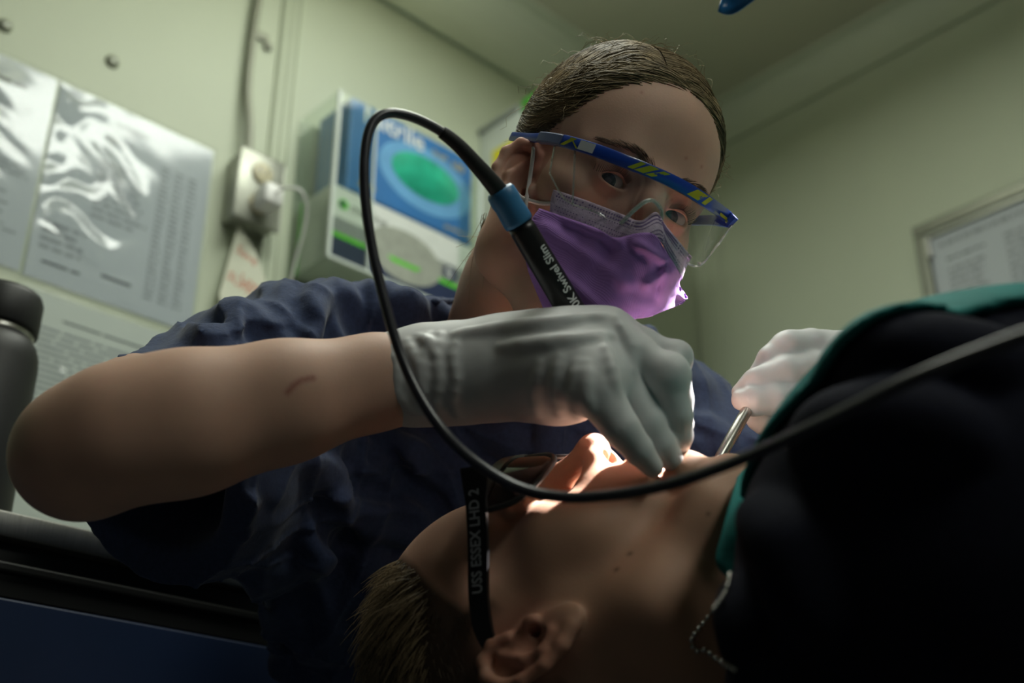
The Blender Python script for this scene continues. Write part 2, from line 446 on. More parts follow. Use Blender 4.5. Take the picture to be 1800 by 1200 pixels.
# vertical joint strip on the left wall, with ribs; corner strip on the right wall
t3 = struct('trim_3', lbox(-1.085, -1.045, 0.92, 2.13, 0.0, 0.005, 0.0015), M_wall)
for du in (0.006, 0.02, 0.034): struct('rib', lbox(-1.085 + du - 0.003, -1.085 + du + 0.003, 0.92, 2.13, 0.005, 0.009, 0.0015), M_wall, t3)
t4 = struct('trim_4', lbox(0.0, 0.075, 0.3, 2.19, 0.0, 0.006, 0.0015, wall=RWp), M_wall)
for du in (0.008, 0.036, 0.066): struct('rib', lbox(du - 0.004, du + 0.004, 0.3, 2.19, 0.006, 0.011, 0.002, wall=RWp), M_wall, t4)
# ---------------------------------------------------------------- ceiling lamp (out of frame above the clinician) and the added fill lamp
M_white_metal = mat('white_enamel', (0.75, 0.76, 0.72), 0.4)
M_em, nt, b = nodes('lamp_diffuser'); b.inputs['Emission Color'].default_value = (0.98, 1, 0.86, 1); b.inputs['Emission Strength'].default_value = 3.0
b.inputs['Base Color'].default_value = (0.9, 0.9, 0.85, 1)
for P_, lab_ in ((CEIL_LAMP, 'long white ceiling lamp above the clinician'), (CEIL_FILL_LAMP, 'long white ceiling fill lamp added unseen above the near side of the room')):
    cl = root('ceiling_lamp', (P_.x, P_.y, 2.14), lab_, 'lamp', 'ceiling lamps')
    o_ = np.array([P_.x, P_.y, 0])
    V, Fc = merge(bbox((-0.16, -0.58, 2.112), (-0.15, 0.58, 2.122)), bbox((0.15, -0.58, 2.112), (0.16, 0.58, 2.122)), bbox((-0.16, -0.59, 2.112), (0.16, -0.58, 2.122)), bbox((-0.16, 0.58, 2.112), (0.16, 0.59, 2.122)))
    obj('rim', V + o_, Fc, M_white_metal, cl, smooth=False)
    V, Fc = bbox((-0.15, -0.58, 2.114), (0.15, 0.58, 2.119)); obj('diffuser', V + o_, Fc, M_em, cl, smooth=False)
    for dy in (-0.4, 0.4):
        V, Fc = tube(np.array([[0, dy, 2.12], [0, dy, 2.27]]) + o_, 0.004, 8); obj('hanger', V, Fc, M_white_metal, cl)
# ---------------------------------------------------------------- documents on the left wall
M_paper = mat('printed_paper', (0.50, 0.54, 0.58), 0.7, var=0.02, nscale=8)
M_paper_w = mat('white_paper', (0.64, 0.68, 0.64), 0.6, var=0.02, nscale=8)
M_ink = mat('black_ink', (0.10, 0.11, 0.13), 0.8)
M_ink_grey = mat('grey_ink', (0.30, 0.32, 0.35), 0.8)
M_film = clear('sleeve_film', (0.97, 0.98, 0.98), 1.5, 0.10, 1.0)
def words(u0, u1, v0, v1, w, rows, wallf=LWp, height=0.55, wmin=0.006, wmax=0.022, gap=0.004, seed=0, cover=0.9):
    """rows of printed words as flat ink patches"""
    r = random.Random(seed); Q = []; dv = (v1 - v0) / rows
    for i in range(rows):
        v = v1 - (i + 0.5) * dv; u = u0; end = u0 + (u1 - u0) * (cover + (1 - cover) * r.random())
        while u < end:
            l = min(r.uniform(wmin, wmax), end - u)
            Q.append((u, u + l, v - dv * height / 2, v + dv * height / 2)); u += l + gap
    V = []; Fq = []
    for (a, b, e, f) in Q:
        n = len(V); V += [(a, e, w), (b, e, w), (b, f, w), (a, f, w)]; Fq.append([n, n + 1, n + 2, n + 3])
    return wallf(np.array(V)), Fq
def film_sleeve(u0, u1, v0, v1, w, amp, seed):
    """crumpled clear sleeve lying over a page"""
    r = np.random.default_rng(seed); nu, nv = 60, 72
    U, Vv = np.meshgrid(np.linspace(u0, u1, nu), np.linspace(v1, v0, nv))
    H = np.zeros_like(U); s = (U - u0) / (u1 - u0); t = (v1 - Vv) / (v1 - v0)
    for _ in range(16):
        a = r.uniform(-0.9, 0.6); ph = r.uniform(0, 6.28); fr = r.uniform(9, 30)
        x0, y0 = r.uniform(-0.05, 0.55), r.uniform(0, 1); env = np.exp(-(((s - x0) / 0.22) ** 2 + ((t - y0) / 0.16) ** 2))
        H += env * np.sin((s * math.sin(a) + t * math.cos(a)) * fr + ph) * r.uniform(0.3, 1.0)
    H = np.abs(H) ** 1.2 * amp
    e = np.minimum.reduce([s, 1 - s, t, 1 - t]); H *= np.clip(e / 0.05, 0.1, 1)
    G = LWp(np.stack([U, Vv, w + H], -1).reshape(-1, 3)).reshape(nv, nu, 3)
    return sheet(G, 0.0002)
def page(label, u0, u1, v0, v1, mt, blocks, seed, film=0.004, tilt=0.0):
    p = root('wall_document', LWp(np.array([[(u0 + u1) / 2, v0, 0.001]]))[0], label, 'document', 'documents taped to the left wall')
    V, Fc = lbox(u0, u1, v0, v1, 0.0008, 0.0018); obj('sheet', V, Fc, mt, p, smooth=False)
    for i, (kind, a, b, e, f, rows, ht, wm, wx, gp, cv) in enumerate(blocks):
        W_, H_ = u1 - u0, v1 - v0
        V, Fc = words(u0 + a * W_, u0 + b * W_, v1 - f * H_, v1 - e * H_, 0.0020, rows, height=ht, wmin=wm, wmax=wx, gap=gp, seed=seed + i, cover=cv)
        o = obj('print', V, Fc, M_ink if kind == 'k' else M_ink_grey, p, smooth=False); o['kind'] = 'stuff'
    if film:
        V, Fc = film_sleeve(u0 - 0.004, u1 + 0.004, v0 - 0.004, v1 + 0.004, 0.0035, film, seed); obj('plastic_sleeve', V, Fc, M_film, p)
    return p
tb = [('k', .35, .60, .075, .10, 1, .6, .05, .06, .004, 1), ('g', .30, .52, .11, .13, 1, .6, .012, .03, .004, .9), ('g', .30, .50, .15, .2, 3, .5, .006, .02, .004, .7),
      ('g', .30, .64, .30, .62, 9, .42, .008, .03, .004, .75), ('g', .05, .3, .70, .86, 4, .45, .008, .03, .004, .8), ('k', .42, .60, .865, .89, 1, .6, .05, .06, .004, 1), ('k', .08, .3, .90, .92, 1, .6, .02, .04, .004, 1),
      ('g', .68, .745, .20, .92, 26, .5, .006, .016, .003, .9), ('g', .77, .835, .20, .92, 26, .5, .006, .016, .003, .9), ('g', .86, .92, .20, .92, 26, .5, .006, .016, .003, .9)]
page('grey printed page in a crumpled clear sleeve beside the outlet box', -1.418, -1.176, 1.343, 1.649, M_paper, tb, 11, 0.0065)
page('grey printed page in a clear sleeve at the left edge of the photo', -1.668, -1.424, 1.345, 1.649, M_paper, [('k', .6, .85, .1, .13, 1, .6, .02, .04, .004, 1)] + [('g', .1, .95, .2 + .1 * i, .27 + .1 * i, 3, .45, .006, .03, .004, .8) for i in range(7)], 23, 0.008)
page('white typed page taped low on the wall behind the elbow', -1.420, -1.165, 1.03, 1.328, M_paper_w, [('k', .25, .75, .10, .115, 1, .6, .05, .09, .003, 1), ('g', .14, .92, .15, .86, 26, .42, .01, .05, .004, .92)], 37, 0.002)
# screws on the wall
M_steel = mat('brushed_steel', (0.42, 0.41, 0.39), 0.32, 1.0, var=0.15, nscale=40, stretch=(40, 1, 1))
M_screw = mat('painted_screw', (0.40, 0.42, 0.34), 0.35, 0.5)
for lab, u, v in (('round painted screw head above the sleeved page', -1.352, 1.722), ('round painted screw head at the top left corner', -1.507, 1.697)):
    P = [(0.0002, 0.011), (0.003, 0.0105), (0.006, 0.008), (0.0075, 0.0045), (0.008, 0.0)]
    V, Fc = lathe([(p[1], p[0]) for p in P][:-1] + [(0.0005, 0.008)], 20)
    s_ = root('wall_screw', LWp(np.array([[u, v, 0]]))[0], lab, 'screw', 'screws in the left wall')
    obj('head', LWp(V + np.array([u, v, 0])), Fc, M_screw, s_)
    V, Fc = bbox((u - 0.006, v - 0.0008, 0.0072), (u + 0.006, v + 0.0008, 0.0084)); obj('slot', LWp(V), Fc, M_ink_grey, s_, smooth=False)
# ---------------------------------------------------------------- conduit, outlet box, plug, tag
M_conduit = mat('grey_conduit', (0.30, 0.31, 0.25), 0.45, 0.2)
M_galv = mat('galvanised_box', (0.34, 0.35, 0.30), 0.4, 0.55, var=0.2, nscale=25)
M_ivory = mat('ivory_plastic', (0.62, 0.57, 0.40), 0.4)
M_whitep = mat('white_plastic', (0.80, 0.80, 0.78), 0.35)
cd = root('cable_conduit', LWp(np.array([[-1.131, 1.66, 0.01]]))[0], 'grey conduit running down the wall to the outlet box', 'conduit')
P = crom(LWp(np.array([(-1.118, 2.20, 0.012), (-1.122, 2.05, 0.012), (-1.136, 1.97, 0.012), (-1.138, 1.80, 0.012), (-1.131, 1.71, 0.02), (-1.128, 1.655, 0.022)])), 6)
V, Fc = tube(P, 0.0068, 12); obj('pipe', V, Fc, M_conduit, cd)
V, Fc = merge(lbox(-1.132, -1.106, 1.895, 1.91, 0.001, 0.006, 0.001), lbox(-1.112, -1.098, 1.883, 1.897, 0.001, 0.008, 0.002)); obj('clip', V, Fc, M_conduit, cd)
ob = root('outlet_box', LWp(np.array([[-1.11, 1.53, 0]]))[0], 'grey metal outlet box with one ivory socket showing', 'outlet')
V, Fc = lbox(-1.150, -1.078, 1.532, 1.648, 0.0, 0.040, 0.006); obj('box_body', V, Fc, M_galv, ob)
V, Fc = lbox(-1.154, -1.074, 1.528, 1.652, 0.0405, 0.0435, 0.003); obj('cover_plate', V, Fc, M_galv, ob)
for v in (1.617, 1.563):
    V, Fc = lathe([(0.0175, 0.0), (0.0175, 0.003), (0.016, 0.0045), (0.001, 0.0046)], 24)
    s_ = obj('socket', LWp(V[:, [0, 1, 2]] + np.array([-1.114, v, 0.0436])), Fc, M_ivory, ob)
    for du, hh in ((-0.006, 0.005), (0.006, 0.004)):
        V, Fc = lbox(-1.114 + du - 0.0012, -1.114 + du + 0.0012, v - hh + 0.003, v + hh + 0.003, 0.0482, 0.0488); obj('slot', V, Fc, M_ink, s_, smooth=False)
V, Fc = lathe([(0.003, 0.0), (0.003, 0.0015), (0.0005, 0.002)], 12); obj('screw', LWp(V + np.array([-1.114, 1.590, 0.0436])), Fc, M_steel, ob)
pg = root('power_plug', LWp(np.array([[-1.114, 1.55, 0.048]]))[0], 'white power plug with thin white cord in the outlet', 'plug')
V, Fc = lbox(-1.129, -1.097, 1.545, 1.580, 0.0495, 0.086, 0.005); obj('plug_body', V, Fc, M_whitep, pg)
V, Fc = tube(crom(LWp(np.array([(-1.112, 1.565, 0.084), (-1.105, 1.567, 0.105), (-1.085, 1.562, 0.115), (-1.066, 1.535, 0.1), (-1.058, 1.48, 0.07), (-1.052, 1.40, 0.04), (-1.04, 1.30, 0.02), (-1.03, 1.2, 0.01)])), 6), 0.0022, 8); obj('cord', V, Fc, M_whitep, pg)
M_tag = mat('cream_card', (0.72, 0.73, 0.60), 0.7)
M_redink = mat('red_marker', (0.62, 0.16, 0.10), 0.8)
tg = root('hanging_tag', LWp(np.array([[-1.11, 1.40, 0.02]]))[0], 'cream card tag with red handwriting hanging below the outlet', 'tag')
pts = np.array([(-1.132, 1.530), (-1.098, 1.494), (-1.066, 1.434), (-1.073, 1.36), (-1.10, 1.345), (-1.135, 1.360), (-1.150, 1.405)])
V = np.concatenate([np.c_[pts, np.full(7, 0.022)], np.c_[pts, np.full(7, 0.0235)]])
Fc = [list(range(7))[::-1], list(range(7, 14))] + [[i, (i + 1) % 7, 7 + (i + 1) % 7, 7 + i] for i in range(7)]
obj('card', LWp(V), Fc, M_tag, tg, smooth=False)
for s_, u, v, sz, a in (('Save', -1.133, 1.483, 0.021, -0.30), ('Low 4', -1.121, 1.440, 0.020, -0.22), ('SUPP', -1.143, 1.436, 0.021, -0.38)):
    T, Fc = text_mesh(s_, sz); ca, sa = math.cos(a), math.sin(a)
    V = np.stack([u + T[:, 0] * ca - T[:, 1] * sa, v + T[:, 0] * sa + T[:, 1] * ca, np.full(len(T), 0.0238)], 1)
    obj('handwriting', LWp(V), Fc, M_redink, tg, smooth=False)
# ---------------------------------------------------------------- glove boxes in a clear wall dispenser
M_acr = clear('clear_acrylic', (0.93, 0.96, 0.93), 1.49, 0.04, 1.6)
M_acr_edge = mat('acrylic_edge', (0.62, 0.68, 0.64), 0.25)
gd = root('glove_dispenser', LWp(np.array([[-0.88, 1.48, 0.05]]))[0], 'clear acrylic wall dispenser holding two glove boxes', 'dispenser')
U0, U1, Z0, Z1, WO = -1.030, -0.728, 1.482, 1.782, 0.105
for nm, b_ in (('back_panel', (U0, U1, Z0, Z1 + 0.0, 0.0, 0.004)), ('side_panel', (U0, U0 + 0.004, Z0, Z1, 0.004, WO)), ('side_panel', (U1 - 0.004, U1, Z0, Z1, 0.004, WO)), ('bottom_panel', (U0 + 0.004, U1 - 0.004, Z0, Z0 + 0.004, 0.004, WO)),
               ('front_strip', (U0, U0 + 0.075, Z0, Z1, WO, WO + 0.004)), ('front_strip', (U1 - 0.045, U1, Z0, Z1 - 0.05, WO, WO + 0.004))):
    V, Fc = lbox(*b_); obj(nm, V, Fc, M_acr, gd, smooth=False)
for a, b2, w0, w1 in ((U0 - 0.001, U0 + 0.005, WO, WO + 0.005), (U0 + 0.073, U0 + 0.076, WO + 0.0, WO + 0.005), (U1 - 0.005, U1 + 0.001, WO, WO + 0.005)):
    V, Fc = lbox(a, b2, Z0, Z1, w0, w1); obj('polished_edge', V, Fc, M_acr_edge, gd, smooth=False)
V, Fc = lbox(U0, U1, Z0 - 0.003, Z0 + 0.002, WO, WO + 0.006); obj('polished_edge', V, Fc, M_acr_edge, gd, smooth=False)
M_blue = mat('blue_carton', (0.03, 0.16, 0.42), 0.45, var=0.1, nscale=12)
M_blue2 = mat('light_blue_print', (0.13, 0.35, 0.62), 0.45, var=0.15, nscale=15)
M_green_film = mat('green_oval_film', (0.02, 0.38, 0.24), 0.3, var=0.3, nscale=28)
M_cart = mat('white_carton', (0.70, 0.73, 0.70), 0.5)
M_navy = mat('navy_print', (0.018, 0.03, 0.085), 0.5)
M_lime = mat('lime_print', (0.12, 0.62, 0.02), 0.5)
M_greyp = mat('grey_print', (0.28, 0.30, 0.28), 0.5)
M_yel = mat('yellow_print', (0.55, 0.42, 0.05), 0.5)
M_tissue = mat('grey_oval_flap', (0.34, 0.36, 0.31), 0.8, var=0.12, nscale=60)
def flat(u0, u1, v0, v1, w): return LWp(np.array([(u0, v0, w), (u1, v0, w), (u1, v1, w), (u0, v1, w)])), [[0, 1, 2, 3]]
def oval(cu, cv, ru, rv, w, n=36, bulge=0.0):
    a = np.arange(n) * 2 * math.pi / n
    V = [(cu, cv, w + bulge)] + [(cu + ru * 0.6 * math.cos(t), cv + rv * 0.6 * math.sin(t), w + bulge * 0.8) for t in a] + [(cu + ru * math.cos(t), cv + rv * math.sin(t), w) for t in a]
    Fq = [[0, 1 + i, 1 + (i + 1) % n] for i in range(n)] + [[1 + i, 1 + n + i, 1 + n + (i + 1) % n, 1 + (i + 1) % n] for i in range(n)]
    return LWp(np.array(V)), Fq
ga = root('glove_box', LWp(np.array([[-0.875, 1.63, 0.055]]))[0], 'blue glove box with green oval window, upper of two', 'glove box', 'glove boxes in the dispenser')
BW = WO - 0.008
V, Fc = lbox(-0.998, -0.742, 1.620, 1.792, 0.010, BW, 0.002); obj('carton', V, Fc, M_blue, ga, smooth=False)
V, Fc = flat(-0.985, -0.7425, 1.623, 1.786, BW + 0.0006); obj('front_panel', V, Fc, M_blue, ga, smooth=False)
V, Fc = oval(-0.842, 1.705, 0.098, 0.062, BW + 0.001); obj('oval_print', V, Fc, M_blue2, ga)
V, Fc = oval(-0.842, 1.708, 0.072, 0.040, BW + 0.0016, bulge=0.004); obj('oval_window', V, Fc, M_green_film, ga)
T, Fc = text_mesh('Nitrile', 0.048, bold=0.0006); obj('lettering', LWp(np.c_[T[:, 0] - 0.975, T[:, 1] + 1.757, np.full(len(T), BW + 0.0018)]), Fc, M_cart, ga, smooth=False)
for (s_, u, v, z_) in (('Small', -0.83, 1.762, 0.015), ('100', -0.79, 1.755, 0.02), ('gloves', -0.975, 1.637, 0.013), ('powder free', -0.80, 1.632, 0.013)):
    T, Fc = text_mesh(s_, z_); obj('lettering', LWp(np.c_[T[:, 0] + u, T[:, 1] + v, np.full(len(T), BW + 0.0019)]), Fc, M_yel, ga, smooth=False)
gb = root('glove_box', LWp(np.array([[-0.875, 1.487, 0.055]]))[0], 'white and navy glove box with grey oval, lower of two', 'glove box', 'glove boxes in the dispenser')
u0, u1, z0, z1 = -1.022, -0.737, 1.4875, 1.618
V, Fc = lbox(u0, u1, z0, z1, 0.010, BW, 0.002); obj('carton', V, Fc, M_cart, gb, smooth=False)
V, Fc = flat(u0 + 0.001, u1 - 0.001, z0 + 0.001, z0 + 0.040, BW + 0.0006); obj('navy_band', V, Fc, M_navy, gb, smooth=False)
V, Fc = flat(u0 + 0.001, u1 - 0.001, z0 + 0.040, z0 + 0.048, BW + 0.0007); obj('lime_band', V, Fc, M_lime, gb, smooth=False)
V, Fc = flat(u0 + 0.001, u0 + 0.085, z0 + 0.048, z0 + 0.075, BW + 0.0006); obj('grey_panel', V, Fc, M_greyp, gb, smooth=False)
V, Fc = flat(u1 - 0.085, u1 - 0.001, z0 + 0.048, z0 + 0.080, BW + 0.0006); obj('grey_panel', V, Fc, M_greyp, gb, smooth=False)
V, Fc = words(u0 + 0.004, u0 + 0.08, z0 + 0.05, z0 + 0.073, BW + 0.0009, 4, seed=3); o = obj('print', V, Fc, M_ink_grey, gb, smooth=False); o['kind'] = 'stuff'
V, Fc = oval(-0.878, 1.545, 0.074, 0.046, BW + 0.0012, bulge=-0.0006); obj('oval_flap', V, Fc, M_tissue, gb)
V, Fc = oval(-0.785, z0 + 0.063, 0.015, 0.015, BW + 0.0012); obj('size_disc', V, Fc, M_navy, gb)
T, Fc = text_mesh('S', 0.026, bold=0.0008); obj('lettering', LWp(np.c_[T[:, 0] - 0.7935, T[:, 1] + z0 + 0.0545, np.full(len(T), BW + 0.0018)]), Fc, M_cart, gb, smooth=False)
V, Fc = oval(u0 + 0.022, z1 - 0.030, 0.009, 0.009, BW + 0.0008); obj('logo_disc', V, Fc, M_lime, gb)
V, Fc = oval(u0 + 0.020, z1 - 0.030, 0.005, 0.006, BW + 0.0012); obj('logo_disc', V, Fc, M_navy, gb)
T, Fc = text_mesh('medline', 0.022, bold=0.0004); obj('lettering', LWp(np.c_[T[:, 0] + u0 + 0.036, T[:, 1] + z1 - 0.036, np.full(len(T), BW + 0.0008)]), Fc, M_greyp, gb, smooth=False)
V, Fc = lbox(u0 - 0.0006, u0 + 0.0004, z0, z1, 0.012, 0.02); obj('lime_side_band', V, Fc, M_lime, gb, smooth=False)
# ---------------------------------------------------------------- wall bin with yellow stripe behind the head
M_bin = mat('translucent_white_bin', (0.58, 0.62, 0.58), 0.35)
M_binyel = mat('yellow_label', (0.70, 0.62, 0.01), 0.5)
M_bingrn = mat('green_label', (0.06, 0.36, 0.03), 0.5)
wb = root('wall_bin', LWp(np.array([[-0.5, 1.70, 0.1]]))[0], 'pale wall bin with yellow stripe and green corner behind the ear', 'bin')
V, Fc = lbox(-0.640, -0.36, 1.70, 1.952, 0.0, 0.24, 0.008); obj('bin_body', V, Fc, M_bin, wb, autosmooth=30)
V, Fc = lbox(-0.642, -0.639, 1.832, 1.888, 0.04, 0.225); obj('yellow_stripe', V, Fc, M_binyel, wb, smooth=False)
V, Fc = lbox(-0.644, -0.56, 1.926, 1.960, 0.118, 0.20, 0.004); obj('green_corner', V, Fc, M_bingrn, wb)
V, Fc = lbox(-0.646, -0.634, 1.945, 1.956, 0.001, 0.11, 0.003); obj('rim', V, Fc, M_greyp, wb)
# ---------------------------------------------------------------- framed notice on the right wall
M_alu = mat('dull_aluminium', (0.24, 0.25, 0.21), 0.35, 0.6)
M_alu_l = mat('bright_aluminium', (0.55, 0.57, 0.50), 0.3, 0.5)
fr = root('notice_frame', RWp(np.array([[0.7, 1.42, 0.0]]))[0], 'aluminium framed printed notice on the right wall', 'frame')
fu0, fu1, fz0, fz1 = 0.513, 0.98, 1.44, 1.776
for nm, b_ in (('frame_rail', (fu0, fu1, fz1 - 0.024, fz1, 0.002, 0.020)), ('frame_rail', (fu0, fu1, fz0, fz0 + 0.024, 0.002, 0.020)), ('frame_rail', (fu0, fu0 + 0.022, fz0 + 0.024, fz1 - 0.024, 0.002, 0.020)), ('frame_rail', (fu1 - 0.022, fu1, fz0 + 0.024, fz1 - 0.024, 0.002, 0.020))):
    V, Fc = lbox(*b_, 0.003, wall=RWp); obj(nm, V, Fc, M_alu, fr, smooth=False)
V, Fc = lbox(fu0 + 0.020, fu1 - 0.02, fz1 - 0.030, fz1 - 0.024, 0.004, 0.014, wall=RWp); obj('inner_lip', V, Fc, M_alu_l, fr, smooth=False)
V, Fc = lbox(fu0 + 0.022, fu0 + 0.028, fz1 - 0.072, fz1 - 0.032, 0.004, 0.018, 0.002, wall=RWp); obj('clip', V, Fc, M_whitep, fr)
V, Fc = lbox(fu0 + 0.02, fu1 - 0.02, fz0 + 0.02, fz1 - 0.024, 0.002, 0.005, wall=RWp); obj('sheet', V, Fc, M_paper, fr, smooth=False)
for i, (a, b2, e, f, rows) in enumerate(((0.04, 0.42, 0.012, 0.03, 1), (0.05, 0.13, 0.05, 0.058, 1), (0.05, 0.12, 0.07, 0.2, 10), (0.16, 0.22, 0.045, 0.16, 9), (0.25, 0.42, 0.03, 0.06, 3), (0.25, 0.42, 0.09, 0.25, 12))):
    V, Fc = words(fu0 + a, fu0 + b2, fz1 - 0.03 - f, fz1 - 0.03 - e, 0.0054, rows, wallf=RWp, seed=50 + i, height=0.5); o = obj('print', V, Fc, M_ink if i == 1 else M_ink_grey, fr, smooth=False); o['kind'] = 'stuff'
# ---------------------------------------------------------------- counter, cabinet, bottle
M_black = mat('black_laminate', (0.012, 0.012, 0.012), 0.4)
M_bluecab = mat('blue_cabinet', (0.004, 0.020, 0.075), 0.5, var=0.1, nscale=6)
ct = root('worktop', LWp(np.array([[-1.6, 0.83, 0.2]]))[0], 'stainless steel worktop with black front rail along the wall', 'worktop')
V, Fc = lbox(-3.2, -0.55, 0.878, 0.901, 0.001, 0.400, 0.003); obj('steel_top', V, Fc, M_steel, ct, autosmooth=40)
V, Fc = lbox(-3.2, -0.55, 0.860, 0.8775, 0.001, 0.385); obj('rail', V, Fc, M_black, ct, smooth=False)
V, Fc = lbox(-3.2, -0.55, 0.851, 0.8595, 0.001, 0.393, 0.002); obj('rail_lip', V, Fc, M_black, ct, smooth=False)
V, Fc = lbox(-3.2, -0.55, 0.831, 0.8505, 0.001, 0.388); obj('rail', V, Fc, M_black, ct, smooth=False)
for k, (a, b2) in enumerate(((-3.2, -2.4), (-2.397, -1.60), (-1.597, -0.55))):
    cb = root('base_cabinet', LWp(np.array([[(a + b2) / 2, 0, 0.2]]))[0], ('dark blue base cabinet at the far left end of the worktop', 'dark blue base cabinet below the black bottle', 'dark blue base cabinet below the worktop behind the clinician')[k], 'cabinet', 'blue cabinets under the worktop')
    V, Fc = lbox(a, b2, 0.0, 0.830, 0.001, 0.375); obj('body', V, Fc, M_bluecab, cb, smooth=False)
    V, Fc = lbox(a + 0.004, b2 - 0.004, 0.06, 0.828, 0.3755, 0.395, 0.002); d_ = obj('door', V, Fc, M_bluecab, cb, smooth=False)
    V, Fc = lbox(a + 0.04, a + 0.06, 0.45, 0.60, 0.3955, 0.42, 0.004); obj('handle', V, Fc, M_steel, d_)
M_powder = mat('black_powder_coat', (0.012, 0.012, 0.013), 0.5, var=0.2, nscale=300, bump=0.15, bscale=900)
bt = root('water_bottle', np.array([W(-12, 600, 1.22)[0], W(-12, 600, 1.22)[1], 0.9015]), 'black insulated water bottle with steel neck ring on the worktop', 'bottle')
bo = np.array(bt.location)
V, Fc = lathe([(0.040, 0.0), (0.0445, 0.003), (0.0455, 0.008), (0.0455, 0.168), (0.0445, 0.178), (0.041, 0.188), (0.0365, 0.194)], 48); obj('flask', V + bo, Fc, M_powder, bt)
V, Fc = lathe([(0.0362, 0.1941), (0.0367, 0.196), (0.0367, 0.2005), (0.036, 0.202)], 48); obj('neck_ring', V + bo, Fc, M_steel, bt)
V, Fc = lathe([(0.0385, 0.2022), (0.040, 0.204), (0.0402, 0.236), (0.038, 0.242), (0.034, 0.2445), (0.01, 0.245)], 48); obj('cap', V + bo, Fc, M_powder, bt)
# ---------------------------------------------------------------- dental lamp (its blue film corner dips into the frame)
M_lamp = mat('lamp_shell', (0.6, 0.62, 0.62), 0.35)
M_bluefilm = mat('blue_barrier_film', (0.04, 0.25, 0.62), 0.25, var=0.15, nscale=40)
dl = root('dental_lamp', np.array(LAMP), 'dental lamp with a strip of blue film above the patient', 'lamp')
ldir = np.array((MOUTH - LAMP).normalized()); lu = np.cross(ldir, [1, 0, 0]); lu /= np.linalg.norm(lu); lv = np.cross(ldir, lu)
def lampf(V): V = np.asarray(V, float); return np.array(LAMP) + V[:, :1] * lu + V[:, 1:2] * lv + V[:, 2:3] * (-ldir)
V, Fc = lathe([(0.040, 0.006), (0.046, 0.002), (0.050, 0.010), (0.050, 0.03), (0.036, 0.06), (0.02, 0.07)], 40)
Fc = Fc[:-2] + [Fc[-1]]; obj('reflector_shell', lampf(V), Fc, M_lamp, dl)
e1 = W(1345, 2, 0.79); tip = W(1262, 20, 0.80); e2 = W(1300, -70, 0.80); e3 = W(1440, -75, 0.80)
armP = crom(np.array([lampf(np.array([[0, 0, 0.066]]))[0], lampf(np.array([[0, 0, 0.13]]))[0], e3 * .5 + e2 * .5 + np.array([0.1, 0, 0.05]), e3 * .5 + e2 * .5 + np.array([-0.02, 0.0, 0.006])]), 8)
V, Fc = tube(armP, 0.011, 12); ARM = obj('arm', V, Fc, M_lamp, dl)
postP = np.array([lampf(np.array([[0, 0, 0.13]]))[0], lampf(np.array([[0, 0, 0.13]]))[0] * np.array([1, 1, 0]) + np.array([0.25, 0.1, 2.272])]); V, Fc = tube(postP, 0.014, 12); obj('post', V, Fc, M_lamp, dl)
G = np.array([[[tip * (1 - u) * (1 - v) + e1 * u * (1 - v) + e2 * (1 - u) * v + e3 * u * v + np.array([0, 0.006 * math.sin(5 * u + 3 * v), 0.004 * math.sin(7 * v)]) for u in np.linspace(0, 1, 10)] for v in np.linspace(0, 1, 10)]]).reshape(10, 10, 3)
V, Fc = sheet(G, 0.0006); obj('barrier_film', V, Fc, M_bluefilm, dl)
